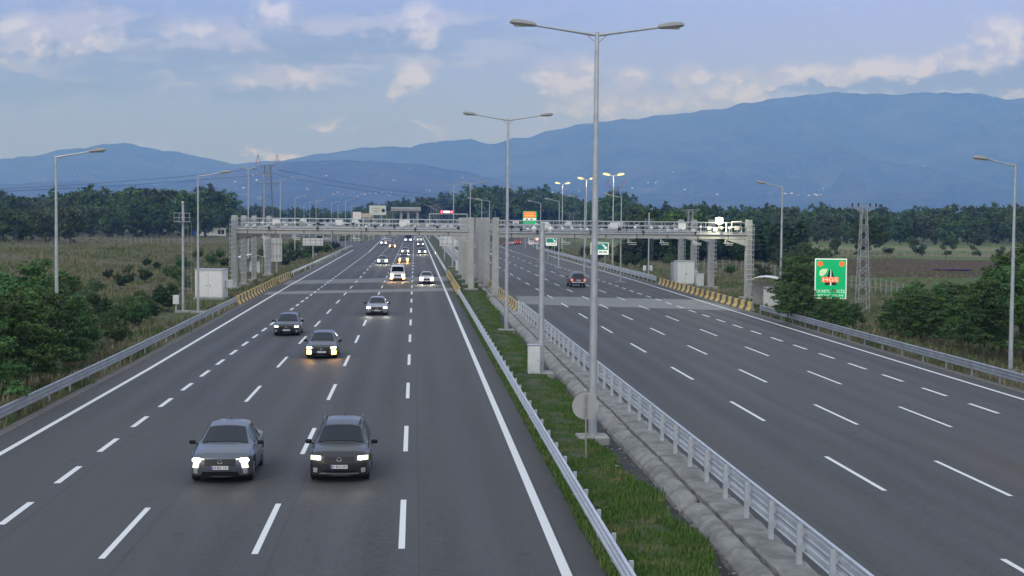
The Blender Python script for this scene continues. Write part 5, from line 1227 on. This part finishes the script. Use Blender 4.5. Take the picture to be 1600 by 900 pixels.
# ------------------------------------------------------------------ trees and bushes
def leaf_cloud(name, blobs, n, size, mtl, seed, shell=.55, asp=.6, clump=0, flatness=0., sub=.35):
    """leaf-sized quads gathered in clumps through uneven crown lobes"""
    r = np.random.default_rng(seed); B = np.array(blobs, float); wts = (B[:, 3]*B[:, 4]*B[:, 5])**.72; wts /= wts.sum()
    nc = clump or max(12, n//14)
    ci = r.choice(len(B), nc, p=wts); d = r.normal(size=(nc, 3)); d /= np.linalg.norm(d, axis=1)[:, None]
    rad = shell+(1.06-shell)*r.random(nc)**.6; rad *= 1+.22*np.sin(d[:, 0]*5+seed)*np.cos(d[:, 2]*4+d[:, 1]*3)
    cc = B[ci, :3]+d*B[ci, 3:]*rad[:, None]
    k = r.integers(0, nc, n); spread = sub*np.mean(B[:, 3])
    off = r.normal(size=(n, 3))*spread*.5; off[:, 2] *= (.7-.45*flatness)
    p = cc[k]+off; p[:, 2] = np.maximum(p[:, 2], .12)
    nrm = d[k]*.8+r.normal(size=(n, 3))*.75+np.array([0, 0, .35+flatness]); nrm /= np.linalg.norm(nrm, axis=1)[:, None]
    a = np.cross(nrm, r.normal(size=(n, 3))); a /= np.linalg.norm(a, axis=1)[:, None]; bb = np.cross(nrm, a)
    s = size*(.6+.8*r.random(n))[:, None]
    q = np.stack([p-a*s, p+bb*s*asp*.6-a*s*.1, p+a*s, p-bb*s*asp*.6+a*s*.1], 1)
    q[:, 1] += nrm*s*.12; q[:, 3] += nrm*s*.12
    v = q.reshape(-1, 3); me = bpy.data.meshes.new(name); me.vertices.add(n*4); me.vertices.foreach_set('co', v.ravel()); me.loops.add(n*4); me.loops.foreach_set('vertex_index', np.arange(n*4, dtype=np.int32))
    me.polygons.add(n); me.polygons.foreach_set('loop_start', np.arange(0, n*4, 4, dtype=np.int32)); me.polygons.foreach_set('loop_total', np.full(n, 4, dtype=np.int32)); me.materials.append(mtl); me.update(); me.validate(); return me
def trunk_mesh(h, r0, seed, limbs=5, lean=.0, low=.35, reach=.35):
    q = random.Random(seed); b = MB(); p = Vector((0, 0, -.2)); n = 5; pts = [p.copy()]
    for i in range(n): p = p+Vector((q.uniform(-.06, .06)*h*.5+lean*h/n, q.uniform(-.06, .06)*h*.5, (h+.2)/n)); pts.append(p.copy())
    for i in range(n): b.tube(pts[i], pts[i+1], r0*(1-i/n*.75), r0*(1-(i+1)/n*.75), n=7)
    for k in range(limbs):
        t = low+(1-low)*(k+.5)/limbs; j = min(n-1, int(t*n)); s = pts[j].lerp(pts[j+1], t*n-j); a = q.uniform(0, 6.28); L = h*reach*q.uniform(.6, 1.1)*(1.15-t*.5)
        m_ = s+Vector((math.cos(a)*L*.5, math.sin(a)*L*.5, L*.35)); e = m_+Vector((math.cos(a+.3)*L*.5, math.sin(a+.3)*L*.5, L*.22)); b.tube(s, m_, r0*.38, r0*.24, n=5); b.tube(m_, e, r0*.24, r0*.08, n=5)
        b.tube(m_, m_+Vector((math.cos(a-.8)*L*.35, math.sin(a-.8)*L*.35, L*.25)), r0*.18, r0*.06, n=4)
    return b.mesh('trunk', M_BARK, smooth=True)
def tree_proto(name, crown_me, trunk_me):
    t = bpy.data.objects.new(name, None); C.objects.link(t)
    for nm, me in (('trunk', trunk_me), ('crown', crown_me)):
        if me: o = bpy.data.objects.new(nm, me); C.objects.link(o); o.parent = t
    return t
USED = set()
def plant(proto, x, y, s, label, group, rz=None, sz=None, dz=0., cat='tree'):
    z = land(x, y)+dz if not (LE(y)-1.6 < x-road_x(y) < RE(y)+1.6) else 0
    rz = rnd.uniform(0, 6.28) if rz is None else rz; sc = (s, s, s*(sz or rnd.uniform(.88, 1.12)))
    if proto.name not in USED: USED.add(proto.name); o = proto; o.location = (x, y, z); o.rotation_euler = (0, 0, rz); o.scale = sc
    else: o = proto.copy(); C.objects.link(o); o.location = (x, y, z); o.rotation_euler = (0, 0, rz); o.scale = sc; [None for _ in ()]; 
    if o is not proto:
        for ch in KID[proto.name]: c = ch.copy(); C.objects.link(c); c.parent = o
    o['label'] = label; o['category'] = cat; o['group'] = group if group else ''
    if not group: del o['group']
    return o
KID = {}
def reg(p): KID[p.name] = [o for o in C.objects if o.parent == p]; return p
def lobes(seed, R_, H_, base, n=9):
    q = random.Random(seed); out_ = [(0, 0, base+(H_-base)*.55, R_*.62, R_*.62, (H_-base)*.46)]
    for k in range(n):
        a = 2*math.pi*k/n+q.uniform(-.4, .4); rr_ = R_*q.uniform(.35, .72); zz = base+(H_-base)*q.uniform(.22, .85); r_b = R_*q.uniform(.28, .46)
        out_.append((math.cos(a)*rr_, math.sin(a)*rr_, zz, r_b, r_b, r_b*q.uniform(.6, .95)))
    return out_
# broad far wood trees, 12 m model
WOOD = [reg(tree_proto('broadleaf_tree', leaf_cloud('crown', lobes(i, 5.2, 12, .2, 15), 4600, .40, (M_LEAFB, M_LEAF, M_LEAFB, M_LEAFO)[i % 4], 10+i, .62, .9, 260), trunk_mesh(8.5, .32, i, 6))) for i in range(5)]
for i, p_ in enumerate(WOOD): pass
ROW = reg(tree_proto('hedgerow_tree', leaf_cloud('crown', [(0, 0, 3.4, 1.7, 1.7, 3.3), (.5, .3, 5.4, 1.1, 1.1, 1.8), (-.5, -.2, 2., 1.5, 1.5, 1.8)], 2200, .30, M_LEAFP, 31, .5, .8, 130), trunk_mesh(6, .14, 40, 4)))
def wood(n, px0, px1, y0, y1, h0, h1, label, group, ptop=None, protos=None):
    for k in range(n):
        y = y0+(y1-y0)*((k*.618) % 1); px = px0+(px1-px0)*(k+.5)/n+rnd.uniform(-6, 6); x = atY(px, 340, y).x
        h = rnd.uniform(h0, h1)
        if ptop: z = land(x, y); h = (atY(px, ptop(px)+rnd.uniform(-1, 4), y).z-z)*rnd.uniform(.9, 1.02)
        plant((protos or WOOD)[rnd.randrange(len(protos or WOOD))], x, y, max(3, h)/12., label, group, sz=rnd.uniform(.98, 1.02) if ptop else None)
lt = lambda px: float(np.interp(px, [-200, 0, 70, 80, 140, 220, 300, 340, 356, 366], [296, 301, 304, 296, 293, 288, 291, 292, 298, 320]))
wood(30, -90, 352, 640, 760, 0, 0, 'broad dark tree in the thick wood at the left below the hills', 'trees of the left wood', lt)
wood(30, -90, 345, 560, 640, 0, 0, 'broad green tree in the lower front rows of the left wood', 'front trees of the left wood', lambda p: lt(p)+24)
wood(14, -60, 110, 440, 520, 8, 10, 'dark dense tree in the low row at the far left edge', 'trees at the far left edge', lambda p: 323)
wood(28, 352, 680, 1000, 1250, 0, 0, 'small tree in the distant line left of the far road', 'trees in the distant line left of the road', lambda p: float(np.interp(p, [352, 430, 520, 560, 600, 650, 680], [318, 319, 325, 322, 314, 308, 303])))
ct = lambda px: float(np.interp(px, [676, 690, 720, 780, 810, 830, 860, 880, 900, 920, 945, 965, 985, 1000, 1040, 1100, 1160, 1200], [306, 292, 290, 290, 293, 296, 297, 302, 306, 318, 305, 301, 307, 320, 323, 320, 322, 320]))
wood(34, 735, 925, 900, 1300, 0, 0, 'broad dark tree on the wooded hill right of the far road', 'trees of the wooded hill', ct)
wood(10, 686, 740, 1400, 1600, 0, 0, 'small dark tree above the far climbing road', 'trees above the far road', lambda p: 295)
wood(16, 925, 1010, 700, 860, 0, 0, 'rounded tree in the clump behind the glowing lamps', 'tree clump behind the lamps', ct)
rt = lambda px: float(np.interp(px, [960, 1000, 1030, 1060, 1090, 1120, 1150, 1200, 1240, 1300, 1340, 1400, 1450, 1500, 1560, 1600, 1700], [322, 320, 323, 320, 316, 320, 317, 316, 320, 318, 320, 324, 317, 318, 319, 316, 316]))
wood(40, 985, 1700, 600, 720, 0, 0, 'broad tree in the long tree line beyond the fields on the right', 'tree line beyond the fields', rt)
wood(26, 1000, 1680, 540, 590, 0, 0, 'lower tree in front of the long tree line on the right', 'lower trees before the tree line', lambda p: rt(p)+17)
for k in range(26):                                                    # dark row behind the right gantry
    px = 990+(1250-990)*(k+.5)/26; y = 300+8*math.sin(k*1.9)+(10 if k % 2 else 0); x = atY(px, 340, y).x
    plant(ROW, x, y, rnd.uniform(1.0, 1.22), 'dark narrow tree in the dense row behind the right gantry', 'dark tree row behind the right gantry')
wood(9, 1000, 1110, 330, 380, 0, 0, 'pale green tree behind the right gantry railing', 'pale trees behind the right gantry', lambda p: 330+rnd.uniform(-4, 6))
# single field trees
for px, pb, wd, ht, lb in ((1355, 397, 68, 60, 'large round dark tree standing alone in the fields behind the slender pylon'), (1305, 393, 20, 24, 'small round tree in the field left of the large round tree'), (1427, 386, 22, 15, 'low bush-like tree in the fields right of the pylon'), (1485, 386, 26, 14, 'second low field tree right of the pylon'), (1527, 384, 34, 24, 'wide flat-crowned tree alone at the right of the fields'), (1441, 403, 8, 22, 'thin sapling at the edge of the ploughed field')):
    p = G(px, pb); s = ht*p.y/F/12*1.05; o = plant(WOOD[1 if wd > 50 else 2], p.x, p.y, s, lb, None, sz=1.); k = wd/ht*12/11.5; o.scale = (s*k, s*k, s)
for k in range(60):                                                    # hedge bushes between the fields
    row = k % 3; y = (372, 425, 352)[row]+rnd.uniform(-3, 3); x = rnd.uniform(70, 230)*(y/400)
# bushes
BUSH = [reg(tree_proto('bush', leaf_cloud('crown', lobes(60+i, 1.15, 1.9, .1, 8), 2400, .085, (M_LEAF, M_LEAFO, M_LEAFP)[i], 60+i, .55, .7, 130), trunk_mesh(1.2, .05, 60+i, 5, low=.1))) for i in range(3)]
for k in range(30):
    row = k % 3; y = (371, 424, 353)[row]+rnd.uniform(-2, 2); px = 1290+(1650-1290)*((k*.377) % 1); x = atY(px, 380, y).x; plant(BUSH[k % 3], x, y, rnd.uniform(.5, 1.2), 'low bush in the hedge lines between the fields', 'hedge bushes between the fields', cat='bush')
LB = [(184, 535, 1.2, 0), (262, 488, 1.6, 2), (236, 500, 1.1, 2), (215, 512, 1.5, 0), (250, 470, 1.0, 2), (170, 438, .9, 2), (188, 452, 1.2, 2), (205, 444, .9, 2), (226, 442, 1.2, 2), (150, 455, 1.0, 0), (245, 424, .9, 2), (230, 414, 1.0, 2), (278, 440, 1.3, 0), (262, 432, 1., 0), (285, 420, 1.4, 0), (200, 428, .8, 1), (140, 480, 1.2, 1), (155, 500, 1.3, 2), (330, 415, 1.4, 0), (345, 405, 1.3, 0), (310, 405, 1.2, 0), (352, 420, 1.2, 2), (130, 545, 1.1, 2), (170, 515, 1.3, 0), (195, 490, .9, 1), (222, 478, 1, 1), (268, 460, .8, 2), (287, 452, 1.1, 1)]
for px, py, s, k in LB: p = G(px, py); plant(BUSH[k], p.x, p.y, s*.8, 'dark rounded bush on the grassy slope left of the white container', 'bushes on the left slope', cat='bush')
for px, py, s, k in [(462, 416, 1.4, 2), (472, 411, 1.5, 2), (484, 406, 1.6, 0), (496, 402, 1.5, 2), (508, 398, 1.7, 2), (520, 394, 1.6, 0), (532, 390, 1.5, 2), (450, 405, 1.5, 0), (440, 398, 1.6, 0), (470, 396, 1.8, 0), (490, 390, 1.8, 0), (510, 386, 1.8, 2), (425, 405, 1.3, 0), (545, 380, 1.6, 1)]:
    p = G(px, py); plant(BUSH[k], p.x-1.6, p.y, s, 'dark bush behind the left guardrail beyond the gantries', 'bushes beyond the left gantry', cat='bush')
for px, py, s, k in [(850, 392, 1.2, 2), (862, 396, 1.1, 0), (905, 402, 1.3, 1), (925, 408, 1.2, 2), (955, 414, 1.3, 2), (968, 417, 1.2, 2), (982, 418, 1.3, 2), (998, 422, 1.1, 0), (940, 402, 1.7, 0), (965, 400, 1.8, 0), (990, 402, 1.9, 0), (1015, 408, 1.6, 0), (1035, 415, 1.2, 1), (1130, 430, 1, 0), (1180, 436, 1.3, 1), (1215, 425, 1.7, 0), (1235, 418, 2.2, 1), (1255, 410, 2.4, 1), (1275, 420, 2.2, 1), (1245, 440, 2.0, 0), (1225, 450, 1.4, 0), (1035, 402, 1.6, 1)]:
    p = G(px, py); plant(BUSH[k], p.x+1.2, p.y, s, 'green bush behind the right guardrail by the gantries', 'bushes behind the right verge', cat='bush')
# near trees with layered, feathery branches
def layered(seed, R_, H_, base, n=16):
    q = random.Random(seed); out_ = []
    for k in range(n):
        t = (k+.5)/n; zz = base+(H_-base)*t; rr_ = R_*(1-.62*t**1.6)*q.uniform(.45, .85); a = k*2.4+q.uniform(-.5, .5)
        out_.append((math.cos(a)*rr_, math.sin(a)*rr_, zz, R_*.42*(1-.4*t), R_*.42*(1-.4*t), (H_-base)*.06+.12))
    out_.append((0, 0, base+(H_-base)*.5, R_*.5, R_*.5, (H_-base)*.42)); return out_
NEAR = [reg(tree_proto('roadside_tree', leaf_cloud('crown', layered(80+i, 2.3, 5.2, 1.0), 12000, .085, (M_LEAFN, M_LEAF, M_LEAFN)[i], 80+i, .3, .75, 480, flatness=.5, sub=.26), trunk_mesh(4.8, .085, 80+i, 9, low=.2, reach=.42))) for i in range(3)]
def near(px, y, s, k, label, group=None, sz=1.):
    x = atY(px, 450, y).x; return plant(NEAR[k], x, y, s, label, group, sz=sz)
for px, y, s, k in [(-40, 62, 1.0, 0), (5, 70, 1.05, 1), (-10, 80, 1.1, 2), (40, 73, .98, 0), (62, 80, 1.0, 1), (30, 88, 1.15, 2), (85, 84, .95, 1), (108, 88, .85, 0), (75, 95, 1.1, 2), (120, 96, .72, 1), (-45, 92, 1.2, 1), (50, 102, 1.15, 0), (100, 104, .95, 2)]:
    near(px, y, s, k, 'leafy roadside tree in the dense green clump at the left picture edge', 'green tree clump at the left edge', sz=.93)
for px, y, s, k, lb in [(1640, 84, 1.25, 0, ''), (1600, 92, 1.35, 2, ''), (1565, 96, 1.2, 0, ''), (1540, 90, 1.05, 1, ''), (1620, 104, 1.5, 1, ''), (1570, 106, 1.3, 2, '')]:
    near(px, y, s, k, 'tall leafy tree with layered branches around the lamp post at the right edge', 'tall trees at the right edge', sz=.92)
for px, y, s, k in [(1505, 98, .85, 0), (1470, 103, .80, 2), (1440, 104, .82, 1), (1410, 108, .78, 0), (1455, 110, .9, 2), (1495, 112, .92, 1), (1395, 112, .62, 1), (1425, 118, .85, 2)]:
    near(px, y, s, k, 'low leafy tree in the thicket between the pylon and the right edge', 'low trees of the right thicket', sz=.85)
for px, y, s, k in [(1245, 124, .95, 1), (1262, 118, .62, 0), (1290, 113, .50, 2), (1318, 113, .48, 0), (1335, 116, .42, 1), (1270, 128, 1.0, 2), (1238, 132, 1.0, 0), (1300, 124, .55, 0), (1232, 118, .62, 2), (1255, 135, 1.05, 1)]:
    near(px, y, s, k, 'leafy roadside tree growing around the green toll sign', 'trees around the toll sign', sz=.95)

# ------------------------------------------------------------------ grass and weeds (nobody could count them)
def tufts(name, label, pts, hgts, per, mtl, seed, wd=.012, lean=.5):
    r = np.random.default_rng(seed); P = np.repeat(np.array(pts), per, 0); H_ = np.repeat(np.array(hgts), per)*(.55+.7*r.random(len(P))); n = len(P)
    P[:, :2] += r.normal(size=(n, 2))*.05*(1+H_[:, None]*2); a = r.random(n)*6.283; d = np.stack([np.cos(a), np.sin(a)], 1); s = np.stack([-d[:, 1], d[:, 0]], 1)
    w_ = wd*(1+H_*3); ln = H_*lean*r.random(n)
    b0 = P.copy(); b0[:, :2] -= s*w_[:, None]; b1 = P.copy(); b1[:, :2] += s*w_[:, None]
    m1 = P.copy(); m1[:, :2] += d*(ln*.35)[:, None]+s*(w_*.8)[:, None]; m1[:, 2] += H_*.6; m0 = P.copy(); m0[:, :2] += d*(ln*.35)[:, None]-s*(w_*.8)[:, None]; m0[:, 2] += H_*.6
    tp = P.copy(); tp[:, :2] += d*ln[:, None]; tp[:, 2] += H_
    v = np.stack([b0, b1, m1, m0, tp], 1).reshape(-1, 3); idx = np.arange(n)*5
    loops = np.concatenate([np.stack([idx, idx+1, idx+2, idx+3], 1).ravel(), np.stack([idx+3, idx+2, idx+4], 1).ravel()]).astype(np.int32)
    me = bpy.data.meshes.new(name); me.vertices.add(len(v)); me.vertices.foreach_set('co', v.ravel()); me.loops.add(len(loops)); me.loops.foreach_set('vertex_index', loops)
    st = np.concatenate([np.arange(n)*4, n*4+np.arange(n)*3]).astype(np.int32); tt = np.concatenate([np.full(n, 4), np.full(n, 3)]).astype(np.int32)
    me.polygons.add(2*n); me.polygons.foreach_set('loop_start', st); me.polygons.foreach_set('loop_total', tt); me.materials.append(mtl); me.update(); me.validate()
    o = bpy.data.objects.new(name, me); C.objects.link(o); o['kind'] = 'stuff'; o['label'] = label; return o
def grassmat(name, a, b_, c_, s1, lo=.42, hi=.62):
    g = G2(name); n = g.noise(s1, 5, .65); n2 = g.noise(s1*9, 3, .6); k = g.mix(g.step(n, lo, hi), g.mix(n2, a, b_), c_)
    g.t.links.new(k, g.b.inputs['Base Color']); g.b.inputs['Roughness'].default_value = .8; g.b.inputs['Specular IOR Level'].default_value = .2; return g.m
GM = grassmat('grass_median', (.055, .115, .022), (.115, .205, .046), (.20, .20, .085), .55, .50, .70)
GW = grassmat('grass_wild', (.070, .115, .036), (.12, .165, .06), (.23, .205, .125), .10, .36, .62)
GD = grassmat('grass_dry', (.15, .15, .075), (.26, .24, .14), (.095, .15, .05), .07, .44, .64)
def scatter(n, fx, fy, keep, hf, seed):
    r = random.Random(seed); P = []; H_ = []
    for _ in range(n):
        y = fy(r); x = fx(r, y)
        if not keep(x, y): continue
        P.append((x, y, land(x, y) if not (ML < x < 8.4) else 0.03)); H_.append(hf(r, x, y))
    return P, H_
ylog = lambda a, b_: (lambda r: a*(b_/a)**r.random())
def medx(r, y): return r.uniform(ML+.06, med_x(y)-.02)
P_, H_ = scatter(34000, medx, ylog(26, 200), lambda x, y: mnoise.noise(Vector((x*.9, y*.5, 1)))+mnoise.noise(Vector((x*3, y*2, 4)))*.4 > -.62 and not (abs(x-6.45) < .62 and (abs(y-53.2) < .62 or abs(y-105) < .65 or abs(y-75.6) < .7)), lambda r, x, y: (.06+.11*r.random())*(1+.7*max(0, mnoise.noise(Vector((x*.6, y*.35, 9)))))*(1.25 if y < 45 else 1), 3)
tufts('median_grass', 'short green grass growing in the median between the guardrails', P_, H_, 5, GM, 1, .011)
kl = lambda x, y: not (-24 < x < -16.5 and 120 < y < 130 or -24 < x < -17 and 141 < y < 150)
P_, H_ = scatter(15000, lambda r, y: LE(y)-1.7-abs(r.gauss(0, 1))*(6+y*.12), ylog(42, 420), kl, lambda r, x, y: (.15+.26*r.random())*(1+y/500), 4)
tufts('wild_grass', 'tall wild grass and weeds on the slope left of the road', P_, H_, 5, GW, 2, .02)
P_, H_ = scatter(13000, lambda r, y: LE(y)-9-r.random()*(16+y*.32), ylog(60, 520), lambda x, y: kl(x, y) and mnoise.noise(Vector((x*.04, y*.02, 6))) > -.25, lambda r, x, y: (.20+.30*r.random())*(1+y/600), 5)
tufts('dry_grass', 'dry straw-coloured grass covering the left slope', P_, H_, 5, GD, 3, .026)
P_, H_ = scatter(13000, lambda r, y: RE(y)+1.7+abs(r.gauss(0, 1))*(6+y*.12), ylog(55, 420), lambda x, y: True, lambda r, x, y: (.14+.24*r.random())*(1+y/500), 6)
tufts('wild_grass', 'tall wild grass and weeds on the verge right of the road', P_, H_, 5, GW, 4, .02)
b = MB(); q = random.Random(5)
for _ in range(420):
    y = 28*(150/28)**q.random(); x = q.uniform(med_x(y)+.0, 7.6); a = q.uniform(.02, .075); b.box((x, y, -.20+a*.3), (a*q.uniform(.8, 1.8), a*q.uniform(.8, 1.8), a), q.uniform(0, 3), bev=a*.3)
o = b.build('gutter_rubble', mat('rubble', (.20, .195, .18), .9, var=.5, scale=6)); o['kind'] = 'stuff'; o['label'] = 'loose stones and mud clods lying in the dark gutter'
# litter in the median
for i, (px, py, c) in enumerate([(964, 735, 'pale'), (968, 667, 'red'), (818, 553, 'pale')]):
    p = G(px, py); b = MB(); q = random.Random(i); pts = [(q.uniform(-.12, .12), q.uniform(-.09, .09), q.uniform(.0, .07)) for _ in range(7)]; b.add(pts, [(0, 1, 2), (2, 3, 4), (4, 5, 6), (0, 2, 4), (1, 3, 5)]); o = b.build('litter', mat('litter_'+c, (.6, .6, .58) if c == 'pale' else (.5, .05, .05), .6), None, loc=(p.x, p.y, .1), fix=False)
    tag(o, ['crumpled pale scrap lying in the grass below the round sign', 'small red scrap by the base of the nearest median lamp', 'small pale scrap in the median grass left of the white cabinet'][i], 'litter')
